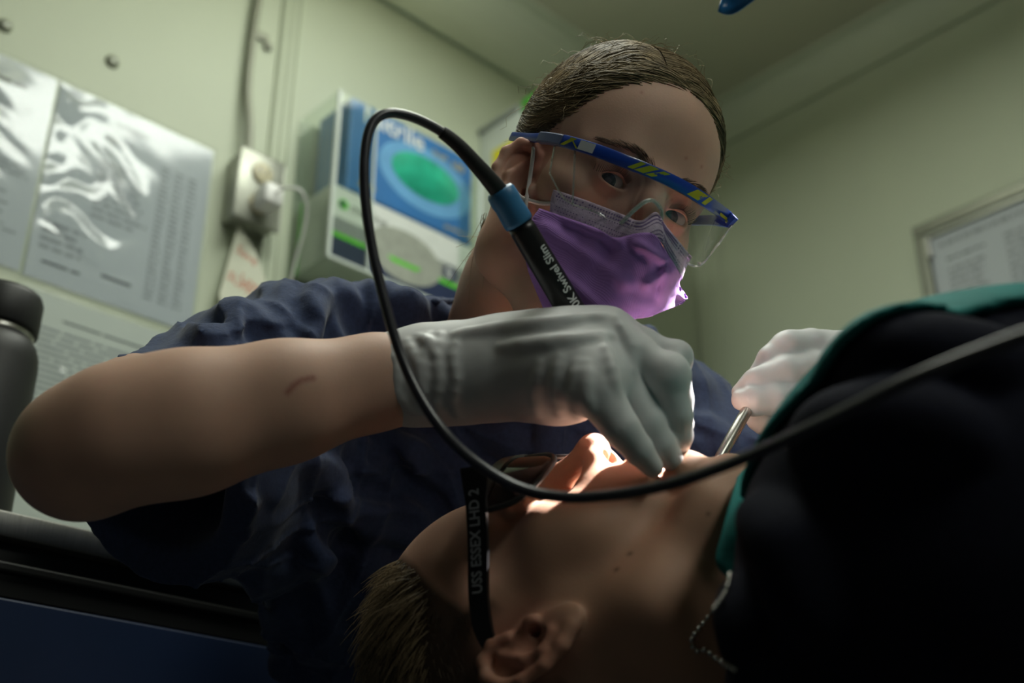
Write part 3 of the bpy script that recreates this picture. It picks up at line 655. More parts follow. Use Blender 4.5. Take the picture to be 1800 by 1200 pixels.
# ================================================================ people: shared head sculpt
def rot(axis, a):
    ca, sa = math.cos(a), math.sin(a)
    return np.array({'x': [[1, 0, 0], [0, ca, -sa], [0, sa, ca]], 'y': [[ca, 0, sa], [0, 1, 0], [-sa, 0, ca]], 'z': [[ca, -sa, 0], [sa, ca, 0], [0, 0, 1]]}[axis])
def sculpt_ear(v, s, ex=0.0725, ey=-0.014, ez=0.006, splay=0.5, sc=1.0):
    """ear on side s (+1 the subject's left): bowl, rim, inner fold, lobe, tragus"""
    o = np.array([s * ex, ey, ez])
    yv = np.array([0, math.cos(0.36), -math.sin(0.36)])                       # long axis leans back
    bk = np.array([s * math.sin(splay), -0.36 * math.cos(splay), -math.cos(splay) * 0.98]); bk /= np.linalg.norm(bk)   # towards the rear rim
    bk = bk - yv * (bk @ yv); bk /= np.linalg.norm(bk)
    nn = np.cross(bk, yv); nn = nn if nn[0] * s > 0 else -nn                  # outward face
    E = lambda a, b, n: o + sc * (a * bk + b * yv + n * nn)
    v.ell(E(0.011, 0.002, 0.000), (0.0155 * sc, 0.027 * sc, 0.0048), 0.004, R=np.stack([bk, yv, nn], 1))
    v.ell(E(0.006, -0.022, 0.001), (0.0085 * sc, 0.011 * sc, 0.0045), 0.005, R=np.stack([bk, yv, nn], 1))
    v.ell(E(0.004, -0.003, -0.005), (0.012 * sc, 0.022 * sc, 0.0085), 0.006, R=np.stack([bk, yv, nn], 1))
    rim = [E(0.000, 0.012, 0.004), E(0.000, 0.022, 0.005), E(0.006, 0.030, 0.005), E(0.015, 0.031, 0.0045), E(0.0235, 0.023, 0.004), E(0.0265, 0.010, 0.004), E(0.0245, -0.005, 0.004), E(0.0185, -0.017, 0.003), E(0.011, -0.025, 0.002)]
    v.ell(E(0.014, 0.012, 0.0065), (0.0085 * sc, 0.014 * sc, 0.0035), 0.002, op='s', R=np.stack([bk, yv, nn], 1))
    v.chain([(p, 0.0036) for p in rim], 0.0035)
    v.chain([(E(0.0075, 0.019, 0.003), 0.0026), (E(0.0165, 0.006, 0.004), 0.0030), (E(0.0165, -0.006, 0.004), 0.0030), (E(0.010, -0.014, 0.004), 0.0032)], 0.004)
    v.ell(E(0.0085, -0.001, 0.006), (0.0062 * sc, 0.0095 * sc, 0.0055), 0.003, op='s', R=np.stack([bk, yv, nn], 1))
    v.ell(E(-0.0015, -0.004, 0.005), (0.0035, 0.0055, 0.0035), 0.004, R=np.stack([bk, yv, nn], 1))
    v.ell(E(0.004, -0.004, 0.000), (0.003, 0.004, 0.008), 0.002, op='s', R=np.stack([bk, yv, nn], 1))
def sculpt_head(v, ears=(1, -1), fem=True, jaw_open=0.0, lids=True, splay=0.5, lid_open=0.0042, ear=dict()):
    v.ell((0, 0.030 if fem else 0.044, 0.004 if fem else -0.018), (0.0715 if fem else 0.0755, 0.088 if fem else 0.096, 0.079 if fem else 0.098))
    v.ell((0, 0.040, 0.028 if fem else 0.020), (0.066, 0.060, 0.062 if fem else 0.060), 0.03)
    v.ell((0, -0.030, 0.020), (0.063, 0.078, 0.064), 0.025)
    jd = jaw_open
    for s in (1, -1):
        v.ell((s * 0.043, -0.020, 0.050), (0.023, 0.019, 0.026), 0.018)
        v.chain([((s * 0.058, -0.035, -0.002), 0.014), ((s * 0.053, -0.078 - jd * 0.3, 0.010), 0.015), ((s * 0.022, -0.104 - jd, 0.056), 0.015), ((0, -0.110 - jd, 0.068), 0.015)], 0.028)
    v.ell((0, -0.108 - jd, 0.072), (0.021, 0.015, 0.016), 0.016)
    v.ell((0, -0.068, 0.072), (0.030, 0.022, 0.022), 0.022)
    # brow, sockets, lids
    for s in (1, -1):
        v.chain([((s * 0.010, 0.018, 0.086), 0.006), ((s * 0.030, 0.024, 0.081), 0.0065), ((s * 0.049, 0.018, 0.064), 0.006)], 0.014)
        v.ell((s * 0.031, 0.000, 0.096), (0.019, 0.0125, 0.014), 0.012, op='s')
        v.ell((s * 0.031, -0.0005, 0.0725), (0.0150, 0.0138, 0.0138), 0.005)
        v.chain([((s * 0.019, 0.0085, 0.082), 0.0022), ((s * 0.031, 0.0115, 0.085), 0.0026), ((s * 0.045, 0.0075, 0.076), 0.0022)], 0.006)
        if lids: v.ell((s * 0.0315, -0.0008, 0.087), (0.0138, lid_open, 0.010), 0.0015, op='s')
    # nose
    v.chain([((0, 0.012, 0.086), 0.0075), ((0, -0.006, 0.093), 0.0070), ((0, -0.034, 0.107), 0.0085)], 0.012)
    v.ell((0, -0.0385, 0.1085), (0.0115, 0.0100, 0.0115), 0.008)
    for s in (1, -1):
        v.ell((s * 0.0125, -0.0425, 0.098), (0.0072, 0.0075, 0.0105), 0.006)
        v.cap((s * 0.0065, -0.056, 0.100), (s * 0.0062, -0.0415, 0.103), 0.0042, 0.0034, 0.002, op='s')
    # lips
    v.chain([((-0.023, -0.074 - jd * .3, 0.083), 0.003), ((-0.008, -0.068, 0.0955), 0.0045), ((0, -0.069, 0.0965), 0.0042), ((0.008, -0.068, 0.0955), 0.0045), ((0.023, -0.074 - jd * .3, 0.083), 0.003)], 0.005)
    v.chain([((-0.023, -0.074 - jd * .3, 0.083), 0.003), ((0, -0.080 - jd, 0.0945 - jd * .2), 0.0058), ((0.023, -0.074 - jd * .3, 0.083), 0.003)], 0.006)
    if jaw_open: v.ell((0, -0.074 - jd * 0.5, 0.088), (0.019, 0.003 + jd * 0.55, 0.028), 0.004, op='s')
    else: v.cap((-0.020, -0.0745, 0.088), (0.020, -0.0745, 0.088), 0.0012, 0.0012, 0.002, op='s')
    for s in ears: sculpt_ear(v, s, splay=splay, **ear)
def eyes(parent, T, look, iris_col, name='eye', lid=None, sides=(1, -1)):
    """eyeballs as spheres with iris and pupil caps turned towards look (head frame)"""
    for s in sides:
        ce = np.array([s * 0.031, -0.0005, 0.0725])
        f = np.asarray(look, float) - ce; f /= np.linalg.norm(f)
        u = np.cross([0, 1, 0], f); u /= np.linalg.norm(u); w = np.cross(f, u)
        def capm(r, a0, a1, n=8, seg=28):
            V = []; 
            for a in np.linspace(a0, a1, n):
                for t in np.arange(seg) * 2 * math.pi / seg: V.append(ce + r * (math.cos(a) * f + math.sin(a) * (math.cos(t) * u + math.sin(t) * w)))
            return np.array(V), [[i * seg + j, i * seg + (j + 1) % seg, (i + 1) * seg + (j + 1) % seg, (i + 1) * seg + j] for i in range(n - 1) for j in range(seg)]
        V, Fc = capm(0.0122, 0.001, math.pi - 0.001, 20); e = obj('eye', T(V), Fc, M_eyewhite, parent)
        V, Fc = capm(0.01232, 0.001, 0.49, 6); obj('iris', T(V), Fc, iris_col, e)
        V, Fc = capm(0.01240, 0.001, 0.21, 4); obj('pupil', T(V), Fc, M_ink, e)
M_eyewhite = mat('eye_white', (0.45, 0.38, 0.36), 0.15, var=0.05)
M_iris = mat('blue_grey_iris', (0.075, 0.085, 0.095), 0.15, var=0.4, nscale=500)
M_skin = mat('clinician_skin', (0.60, 0.375, 0.285), 0.58, var=0.08, nscale=26, bump=0.10, bscale=700, sss=0.25, spec=0.3)
overlay(M_skin, 'flush', (0.47, 0.15, 0.11), 0.7)
overlay(M_skin, 'mark', (0.26, 0.05, 0.045), 0.75)
M_hair = mat('dark_blond_hair', (0.135, 0.098, 0.050), 0.55, var=0.45, nscale=70, spec=0.25)
M_hair_l = mat('light_blond_hair', (0.32, 0.24, 0.135), 0.5, var=0.35, nscale=70, spec=0.3)
M_haircap = mat('hair_underlayer', (0.105, 0.072, 0.038), 0.75, var=0.5, nscale=120, stretch=(4, 1, 1), spec=0.15, bump=0.5, bscale=250)
M_lash = mat('dark_lashes', (0.02, 0.014, 0.012), 0.5)
M_brow = mat('brown_eyebrow', (0.10, 0.055, 0.035), 0.6)
# ================================================================ the clinician
HR = rot('z', -math.radians(26)) @ rot('y', math.radians(27)) @ rot('x', math.radians(-2))
HS = 1.0
HO = c(1137, 349, 0.925) - HR @ np.array([0, 0, 0.083])
def h2c(V): return np.asarray(V) @ HR.T + HO              # head frame -> camera frame
def h2w(V): return c2w(h2c(V))
def c2h(P): return (np.asarray(P) - HO) @ HR
CLIN = root('person', W(850, 1250, 1.2) * np.array([1, 1, 0]) + np.array([0, 0, 0.45]), 'clinician in navy scrubs, purple mask and grey gloves leaning over the patient', 'person')
hv = Vol((-0.125, -0.24, -0.135), (0.12, 0.135, 0.135), 0.00125)
sculpt_head(hv, fem=True, splay=0.85, ear=dict(ex=0.0660, ey=-0.028, ez=0.036, sc=1.12))
neck_c = [c2h(c(985, 440, 1.01)), c2h(c(930, 520, 1.05)), c2h(c(880, 610, 1.09))]
hv.chain([(np.array([0.0, -0.035, -0.030]), 0.052), (neck_c[1], 0.052), (neck_c[2], 0.048)], 0.03)
hv.cap(c2h(c(950, 530, 1.06)), c2h(c(850, 630, 1.10)), 0.030, 0.032, 0.04)       # neck-to-shoulder slope
HVm = biggest(*hv.mesh(2))
hloc = HVm[0]
fw = np.clip((hloc[:, 1] - 0.020) / 0.012, 0, 1) * np.clip((hloc[:, 2] - 0.03) / 0.02, 0, 1)
HVm = (relax(hloc, HVm[1], fw, 120), HVm[1]); hloc = HVm[0]
flush = np.clip(np.exp(-((np.abs(hloc[:, 0]) - 0.074) ** 2 / 0.012 ** 2)) * np.exp(-((hloc[:, 1] + 0.005) / 0.03) ** 2) * (hloc[:, 2] < 0.044), 0, 1)
flush += 0.4 * np.exp(-((np.abs(hloc[:, 0]) - 0.03) ** 2 / 0.016 ** 2 + ((hloc[:, 1] - 0.002) / 0.014) ** 2)) * np.clip((hloc[:, 2] - 0.045) / 0.02, 0, 1)
flush += 0.16 * np.exp(-((hloc[:, 0] - 0.01) / 0.04) ** 2 - ((hloc[:, 1] - 0.05) / 0.022) ** 2) * np.clip((hloc[:, 2] - 0.04) / 0.03, 0, 1)
hmark = np.zeros(len(hloc))
for (mx, my) in ((1233, 293), (1206, 278), (1128, 162), (1180, 350)):
    q = c2h(c(mx, my, hv.depth(mx, my, T=c2h) or 0.9)); hmark = np.maximum(hmark, 0.55 * np.exp(-((hloc - q) ** 2).sum(1) / 0.0013 ** 2))
# arms: right forearm crosses the picture, the left one is mostly behind the patient
av = Vol(c(-20, 1250, 0.99) - np.array([0.06, 0, 0]), np.array([0.36, 0.06, -0.70]), 0.0024)
av = Vol((-0.42, -0.30, -1.24), (0.40, 0.06, -0.70), 0.0026)
fore = [(c(138, 786, 0.80), 0.0375), (c(210, 762, 0.802), 0.0430), (c(330, 742, 0.81), 0.0450), (c(500, 705, 0.83), 0.0385), (c(660, 671, 0.855), 0.0305), (c(780, 660, 0.86), 0.027)]
av.chain(fore, 0.02)
av.cap(c(112, 812, 0.81), c(140, 818, 0.805), 0.027, 0.029, 0.02)                    # point of the elbow
av.chain([(c(145, 796, 0.82), 0.042), (c(250, 740, 0.93), 0.047), (c(510, 640, 1.09), 0.040)], 0.02)
av.chain([(c(510, 640, 1.09), 0.040), (c(880, 690, 1.15), 0.035), (c(1190, 800, 1.17), 0.05)], 0.04)
av.ell(c(860, 980, 1.21), (0.15, 0.19, 0.05), 0.05)
av.chain([(c(1190, 800, 1.17), 0.05), (c(1480, 960, 1.06), 0.042), (c(1500, 800, 1.00), 0.036), (c(1475, 690, 0.965), 0.028)], 0.02)
av.chain([(c(895, 600, 1.085), 0.042), (c(880, 700, 1.15), 0.045)], 0.03)
AVm = biggest(*av.mesh(2)); AVm = (relax(AVm[0], AVm[1], np.ones(len(AVm[0])), 40), AVm[1])
amark = np.zeros(len(AVm[0]))
sc_l = crom(np.array([(505, 690), (518, 676), (532, 668), (550, 664)], float), 6)
for (mx, my) in sc_l:
    q = c(mx, my, av.depth(mx, my) or 0.83); amark = np.maximum(amark, np.exp(-((AVm[0] - q) ** 2).sum(1) / 0.0019 ** 2))
BV, BF, BA = weld((h2w(HVm[0]), HVm[1]), (c2w(AVm[0]), AVm[1]), {'flush': np.concatenate([np.clip(flush, 0, 1), np.zeros(len(AVm[0]))]), 'mark': np.concatenate([hmark, amark])})
obj('body', BV, BF, M_skin, CLIN, attrs=BA)
eyes(CLIN, h2w, c2h(c(1230, 640, 0.3)), M_iris)
# lashes and brows
for s in (1, -1):
    L = []
    for i in range(34):
        t = i / 33; x = s * (0.0195 + 0.0255 * t); y = 0.0005 + 0.0052 * math.sin(math.pi * min(1, t * 1.05)) - 0.001 * t
        z = 0.0725 + math.sqrt(max(1e-6, 0.0139 ** 2 - (abs(x) - 0.031) ** 2 - y ** 2)) - 0.0004
        p0 = np.array([x, y, z]); l = (0.0045 + 0.0035 * t) * random.uniform(0.8, 1.1)
        d = np.array([s * (t - 0.35) * 0.9, 0.05, 1.0]); d /= np.linalg.norm(d)
        L.append([p0 + d * l * q + np.array([0, 0.0042 * q * q, 0]) for q in np.linspace(0, 1, 5)])
    V, Fc = strands(h2w(np.array(L).reshape(-1, 3)).reshape(-1, 5, 3), 0.00032, 0.0001); obj('eyelashes', V, Fc, M_lash, CLIN)
def surf_h(x, y, vol=hv, z0=0.13):
    """front surface depth of a head-frame volume at head-frame x, y"""
    zs = np.arange(z0, -0.05, -0.0008); P = np.stack([np.full_like(zs, x), np.full_like(zs, y), zs], 1)
    w = np.where(vol.sample(P) < 0)[0]; return zs[w[0]] if len(w) else 0.0
for s in (1, -1):
    L = []
    for i in range(230):
        t = random.random(); x = s * (0.011 + 0.040 * t); yc = 0.0185 + 0.0075 * math.sin(min(1, t * 1.25) * 2.2) - 0.003 * t
        y = yc + random.uniform(-1, 1) * 0.0038 * (1 - 0.65 * t); z = surf_h(x, y)
        d = np.array([s * (0.5 + 0.5 * t), 0.55 * (1 - t) - 0.15, 0.12 - 0.5 * t]); d /= np.linalg.norm(d)
        L.append([np.array([x, y, z]) + d * 0.0075 * q + np.array([0, 0, 0.0008 * math.sin(3 * q)]) for q in np.linspace(0, 1, 4)])
    V, Fc = strands(h2w(np.array(L).reshape(-1, 3)).reshape(-1, 4, 3), 0.00022, 0.00008); obj('eyebrow', V, Fc, M_brow, CLIN)
# ---- hair: a close cap under combed-back strands, parted in the middle and drawn to a knot behind
HC = np.array([0, 0.030, 0.004]); HRr = np.array([0.0715, 0.088, 0.079])
zl_y = np.array([-0.06, -0.04, -0.022, -0.008, 0.003, 0.014, 0.036, 0.06, 0.08, 0.095, 0.12]); zl_z = np.array([-0.06, -0.05, -0.03, -0.005, 0.016, 0.031, 0.046, 0.060, 0.070, 0.073, 0.07])
hc = Vol((-0.1, -0.07, -0.16), (0.1, 0.14, 0.10), 0.0016)
hc.ell(HC, HRr); hc.ell((0, 0.040, 0.028), (0.066, 0.060, 0.062), 0.03)
hc.wobble(lambda X, Y, Z: 0.0008 - 0.0040 * np.clip((np.interp(Y, zl_y, zl_z) - Z) / 0.026 + 0.0 * X, 0, 1) ** 0.8)
hc.ell((0, 0.045, -0.085), (0.034, 0.034, 0.028), 0.012)
hcv = Vol.__new__(Vol); hcv.lo, hcv.h, hcv.n, hcv.D = hc.lo, hc.h, hc.n, hc.D.copy()
hc.apply(lambda X, Y, Z: (Z - np.interp(Y, zl_y, zl_z)) * 0.85 + 0.0 * X, hc.lo, hc.lo + hc.n * hc.h, 0.0, 'i')
hc.cap((-0.022, 0.082, 0.09), (-0.018, 0.128, -0.03), 0.0012, 0.0012, 0.002, op='s')
hcm = hc.mesh(2); obj('hair', h2w(hcm[0]), hcm[1], M_haircap, CLIN)
def onhair(P, lift):
    """push points out to the hair surface (head frame)"""
    P = np.asarray(P, float); sh = P.shape; d = (P - HC).reshape(-1, 3); d /= np.linalg.norm(d, axis=-1, keepdims=True)
    e = 0.95 / np.sqrt(((d / (HRr + 0.003)) ** 2).sum(-1))
    for _ in range(7): e = e - hcv.sample(HC + d * e[:, None]) * 0.9
    return (HC + d * (e + np.broadcast_to(lift, sh[:-1]).reshape(-1))[:, None]).reshape(sh)
hl_y = np.linspace(-0.01, 0.105, 40); xs_ = np.arange(0, 0.09, 0.0006); hl_x = []
for y_ in hl_y:
    q_ = np.stack([xs_, np.full_like(xs_, y_), np.full_like(xs_, np.interp(y_, zl_y, zl_z))], 1); w_ = np.where(hcv.sample(q_) < 0)[0]
    hl_x.append(xs_[w_[-1]] if len(w_) else 0.0)
def combed(n, seed, lift, jit, part_share=0.55):
    r = np.random.default_rng(seed); out = []; lfs = []
    for i in range(n):
        s = 1 if r.random() < 0.5 else -1
        knot = np.array([s * 0.012, 0.045 + r.normal(0, 0.012), -0.105])
        if r.random() < part_share:      # from the parting
            t = r.random() ** 0.9; p0 = np.array([-0.021 + s * 0.0012, 0.092 + 0.028 * math.sin(t * 2), 0.070 - 0.13 * t])
            way = np.array([s * 0.085, 0.085 - 0.045 * (1 - t) - 0.01 * r.random(), 0.040 - 0.085 * t])
            P = crom(np.array([p0, p0 * 0.62 + way * 0.38 + np.array([0, 0.018, 0]), way, (way + knot) / 2 + np.array([s * 0.03, 0, 0]), knot]), 4)
        else:                            # from the hairline at temple and side
            y = r.uniform(-0.004, 0.099); z = np.interp(y, zl_y, zl_z) + r.normal(0, 0.003)
            x = s * np.interp(y, hl_y, hl_x)
            p0 = np.array([x, y, z]); way = np.array([x * 0.35 + s * 0.058, y * 0.62 + 0.002, z * 0.6 - 0.016])
            P = crom(np.array([p0, p0 * 0.55 + way * 0.45, way, (way + knot) / 2 + np.array([s * 0.02, 0, 0]), knot]), 4)
        P = P + r.normal(0, jit, 3) * np.sin(np.linspace(0, 3.0, len(P)))[:, None]
        u = np.linspace(0, 1, len(P)); lf = lift * r.random() * np.minimum(1, u * 5) + 0.0007 * np.sin(u * r.uniform(5, 20) + r.uniform(0, 6)) * r.random() + 0.0002
        out.append(P); lfs.append(lf)
    return onhair(np.array(out), np.array(lfs))
for nm, n, sd, m_, r_ in (('hair_strands', 3400, 1, M_hair, 0.00042), ('hair_strands', 2400, 2, M_hair_l, 0.00036)):
    P = combed(n, sd, 0.0022, 0.003); V, Fc = strands(h2w(P.reshape(-1, 3)).reshape(P.shape), r_, 0.0002)
    o = obj(nm, V, Fc, m_, CLIN); o['kind'] = 'stuff'
# stray flyaway hairs on the crown, at the temple and the nape
L = []
r = np.random.default_rng(5)
for i in range(150):
    a = r.uniform(-1.5, 1.5); t = r.uniform(-0.05, 0.05)
    d0 = np.array([math.sin(a) * 0.08, 0.03 + math.cos(a) * 0.09, t]); p0 = onhair(d0[None], np.array([0.001]))[0]
    nrm = (p0 - HC) / np.linalg.norm(p0 - HC); tg_ = np.cross(nrm, r.normal(0, 1, 3)); tg_ /= np.linalg.norm(tg_); l = r.uniform(0.008, 0.032)
    L.append([p0 + tg_ * l * q + nrm * l * 0.75 * q * (1 - 0.5 * q) * r.uniform(0.3, 1) for q in np.linspace(0, 1, 7)])
for i in range(70):          # nape wisps hanging behind the jaw
    p0 = h2h = c2h(c(r.uniform(845, 900), r.uniform(372, 405), 1.02 + r.uniform(-0.02, 0.02))); l = r.uniform(0.02, 0.045)
    dn = c2h(c(870, 480, 1.03)) - c2h(c(890, 380, 1.03)); dn /= np.linalg.norm(dn); sd_ = r.normal(0, 1, 3) * 0.35; ph = r.uniform(0, 6)
    L.append([p0 + (dn + sd_ * q) * l * q + 0.004 * np.array([math.sin(ph + q * 5), 0, math.cos(ph + q * 4)]) * q for q in np.linspace(0, 1, 7)])
for i in range(45):          # wisps in front of the ear
    p0 = c2h(c(r.uniform(925, 945), r.uniform(215, 250), 0.985)); l = r.uniform(0.008, 0.022); dn = c2h(c(945, 320, 0.98)) - c2h(c(935, 220, 0.985)); dn /= np.linalg.norm(dn); sd_ = r.normal(0, 1, 3) * 0.7
    L.append([p0 + (dn + sd_ * q) * l * q for q in np.linspace(0, 1, 7)])
V, Fc = strands(h2w(np.array(L).reshape(-1, 3)).reshape(-1, 7, 3), 0.00028, 0.00012); o = obj('stray_hair', V, Fc, M_hair_l, CLIN); o['kind'] = 'stuff'
# ---------------------------------------------------------------- scrub top
M_scrub = mat('navy_scrub_cloth', (0.040, 0.060, 0.132), 0.85, var=0.16, nscale=260, bump=0.35, bscale=420, sheen=0.15, spec=0.2, bdist=0.0008)
sv = Vol((-0.42, -0.40, -1.36), (0.42, 0.085, -0.86), 0.0026)
sv.ell(c(870, 1030, 1.18), (0.212, 0.235, 0.092))
sv.ell(c(640, 830, 1.16), (0.11, 0.14, 0.085), 0.05)
sv.chain([(c(500, 622, 1.09), 0.046), (c(580, 605, 1.09), 0.044), (c(690, 600, 1.10), 0.036), (c(800, 605, 1.11), 0.032)], 0.03)          # right shoulder yoke
sv.chain([(c(900, 640, 1.13), 0.05), (c(1080, 720, 1.15), 0.06), (c(1190, 795, 1.17), 0.064)], 0.05)
sv.chain([(c(1190, 800, 1.17), 0.064), (c(1330, 880, 1.12), 0.068), (c(1440, 945, 1.08), 0.066)], 0.03)             # left sleeve
sv.ell(c(1080, 1000, 1.17), (0.13, 0.20, 0.10), 0.06)
# right sleeve, hanging wide around the upper arm
sv.chain([(c(540, 640, 1.085), 0.056), (c(430, 705, 1.02), 0.070), (c(340, 790, 0.96), 0.074), (c(270, 825, 0.925), 0.076)], 0.04)
sv.ell(c(330, 900, 0.985), (0.062, 0.045, 0.06), 0.05)
sv.ell(c(480, 850, 1.06), (0.07, 0.08, 0.05), 0.05)
# folds that can be followed in the cloth
for pts, r_, k_ in (([(590, 505), (600, 540), (592, 600)], 0.010, 0.022), ([(640, 512), (700, 560), (735, 590)], 0.009, 0.02), ([(480, 515), (520, 545), (505, 600)], 0.010, 0.022), ([(400, 545), (430, 570), (440, 610)], 0.008, 0.02),
                   ([(560, 510), (545, 560), (540, 600)], 0.007, 0.016), ([(340, 580), (370, 600), (390, 620)], 0.006, 0.015), ([(700, 525), (760, 545), (800, 575)], 0.006, 0.014),
                   ([(540, 800), (578, 845), (572, 900), (540, 985)], 0.009, 0.018), ([(640, 790), (690, 850), (735, 880)], 0.008, 0.016), ([(700, 770), (760, 830), (800, 900)], 0.009, 0.018), ([(770, 750), (800, 800), (815, 860)], 0.007, 0.016),
                   ([(620, 830), (660, 880), (740, 900)], 0.009, 0.018), ([(600, 880), (680, 930), (740, 930)], 0.008, 0.018), ([(660, 760), (720, 800), (740, 850)], 0.006, 0.014), ([(850, 750), (900, 780), (930, 800)], 0.007, 0.016), ([(960, 750), (975, 790), (985, 810)], 0.007, 0.015),
                   ([(470, 980), (520, 1060), (560, 1150)], 0.011, 0.022), ([(560, 960), (600, 1040), (590, 1150)], 0.010, 0.022), ([(440, 1010), (450, 1080), (500, 1180)], 0.009, 0.02), ([(640, 950), (660, 1020), (640, 1100)], 0.010, 0.02),
                   ([(250, 930), (330, 960), (420, 940)], 0.008, 0.018), ([(240, 960), (300, 985), (360, 985)], 0.007, 0.016), ([(300, 890), (360, 905), (440, 890)], 0.008, 0.018), ([(1225, 745), (1255, 770), (1280, 800)], 0.007, 0.015), ([(1215, 770), (1235, 800)], 0.006, 0.014)):
    sv.ridge(pts, r_, k_, sink=-0.001)
for pts, r_, k_ in (([(560, 880), (600, 960), (585, 1060)], 0.008, 0.016), ([(690, 800), (720, 850), (780, 900)], 0.006, 0.012), ([(520, 530), (530, 580)], 0.008, 0.016), ([(620, 530), (640, 590)], 0.008, 0.016), ([(610, 800), (640, 850), (700, 880)], 0.006, 0.012), ([(440, 545), (470, 600)], 0.006, 0.014)):
    sv.ridge(pts, r_, k_, op='s', sink=-0.002)
def crumple(X, Y, Z):
    a = np.sin(X * 61 + 3.1 * np.sin(Y * 37 + Z * 23) + Z * 31) * np.sin(Y * 53 + 2.3 * np.sin(X * 41 - Z * 29))
    b = np.sin(X * 128 - Y * 87 + 2.0 * np.sin(Y * 71 + X * 55) + Z * 60)
    d = np.sin((X + Y) * 190 + 3 * np.sin(X * 90 - Y * 40))
    e = (1 - np.abs(np.sin(X * 25 + 2.6 * np.sin(Y * 29 + Z * 21) + Y * 33))) ** 3
    f = (1 - np.abs(np.sin(Y * 30 - X * 20 + 2.2 * np.sin(X * 35 - Z * 25)))) ** 3
    return 0.0007 * a + 0.0007 * b + 0.0004 * d - 0.0032 * e - 0.0030 * f
sv.wobble(crumple)
# hem opening of the right sleeve and hollow inside it
ax = c(262, 815, 0.925) - c(420, 700, 1.02); ax /= np.linalg.norm(ax)
hem_p = c(238, 830, 0.925)
sv.apply(lambda X, Y, Z: np.maximum(-( (X - hem_p[0]) * ax[0] + (Y - hem_p[1]) * ax[1] + (Z - hem_p[2]) * ax[2]) - 0.0 + 0.004 * np.sin(Y * 90), (X + 0.18)), (-0.42, -0.40, -1.1), (-0.16, 0.085, -0.86), 0.002, 's')
sv.chain([(c(360, 745, 0.98), 0.066), (c(200, 855, 0.90), 0.074)], 0.01, op='s')
# neck opening
sv.chain([(c(985, 440, 1.01), 0.052), (c(915, 535, 1.05), 0.056), (c(905, 575, 1.06), 0.048)], 0.006, op='s')
SVm = sv.mesh(1)
SCR = obj('scrub_top', c2w(SVm[0]), SVm[1], M_scrub, CLIN)
# neckband and hem seams
nb = []
for (x, y) in ((762, 532), (790, 530), (808, 535), (822, 550), (835, 570), (850, 592), (870, 625)):
    d = sv.depth(x, y); nb.append(c(x, y, (d or 1.07) - 0.001))
V, Fc = tube(crom(np.array(nb), 5), 0.0035, 8); obj('neckband', c2w(V), Fc, M_scrub, SCR)
# ---------------------------------------------------------------- gloves
M_glove = mat('grey_latex_glove', (0.64, 0.64, 0.65), 0.5, var=0.05, nscale=40, bump=0.10, bscale=160, sss=0.12, spec=0.45)
M_glove.node_tree.nodes['Principled BSDF'].inputs['Subsurface Radius'].default_value = (1.0, 0.55, 0.5)
gv = Vol(c(640, 860, 0.96), c(1260, 520, 0.76) * np.array([1, 1, 1]), 0.0011)
def cg(x, y, d): return c(x, y, d - 0.03 * min(1, max(0, (x - 700) / 350)))      # the hand swings slightly towards the camera past the wrist
gv = Vol((-0.115, -0.105, -0.93), (0.135, 0.045, -0.745), 0.0011)
gv.chain([(cg(672, 668, 0.858), 0.0318), (cg(740, 664, 0.861), 0.0292), (cg(820, 660, 0.862), 0.0295), (cg(900, 652, 0.862), 0.0300), (cg(985, 645, 0.862), 0.0330)], 0.015)
gv.chain([(cg(760, 650, 0.868), 0.0285), (cg(900, 634, 0.875), 0.026), (cg(1030, 606, 0.872), 0.022)], 0.02)
gv.chain([(cg(985, 640, 0.862), 0.033), (cg(1062, 597, 0.868), 0.0185)], 0.02)
gv.chain([(cg(985, 650, 0.850), 0.030), (cg(1040, 660, 0.835), 0.0235)], 0.02)
# fingers: [px, py, depth, radius px]
def finger(v, pts, k=0.006, cf=c):
    q = [(cf(x, y, d), r * d / F) for x, y, d, r in pts]
    v.chain(q[:2], k); v.chain(q[1:], 0.0022)
finger(gv, [(1000, 655, 0.835, 52), (1050, 690, 0.822, 42), (1092, 752, 0.815, 32), (1122, 790, 0.818, 26), (1147, 820, 0.822, 19)], 0.012, cg)       # little
finger(gv, [(1040, 625, 0.850, 48), (1092, 670, 0.842, 34), (1138, 745, 0.836, 31), (1160, 780, 0.836, 27), (1180, 806, 0.838, 21)], 0.010, cg)       # ring
finger(gv, [(1070, 590, 0.858, 44), (1120, 622, 0.850, 34), (1172, 668, 0.842, 35), (1190, 730, 0.842, 27), (1192, 765, 0.846, 25), (1190, 792, 0.852, 20)], 0.007, cg)  # middle
finger(gv, [(1075, 584, 0.868, 40), (1130, 604, 0.866, 28), (1184, 632, 0.862, 27), (1194, 700, 0.862, 24), (1194, 745, 0.862, 24), (1185, 790, 0.862, 19)], 0.006, cg)     # index
finger(gv, [(860, 650, 0.878, 56), (960, 640, 0.880, 42), (1060, 630, 0.874, 30), (1128, 662, 0.866, 24), (1150, 702, 0.864, 20), (1178, 765, 0.866, 16)], 0.010, cg)                # thumb
for (x, y, d, r_) in ((1178, 655, 0.842, 34), (1190, 625, 0.862, 26)): gv.ell(cg(x, y, d), (r_ * d / F * 1.04,) * 3, 0.006)
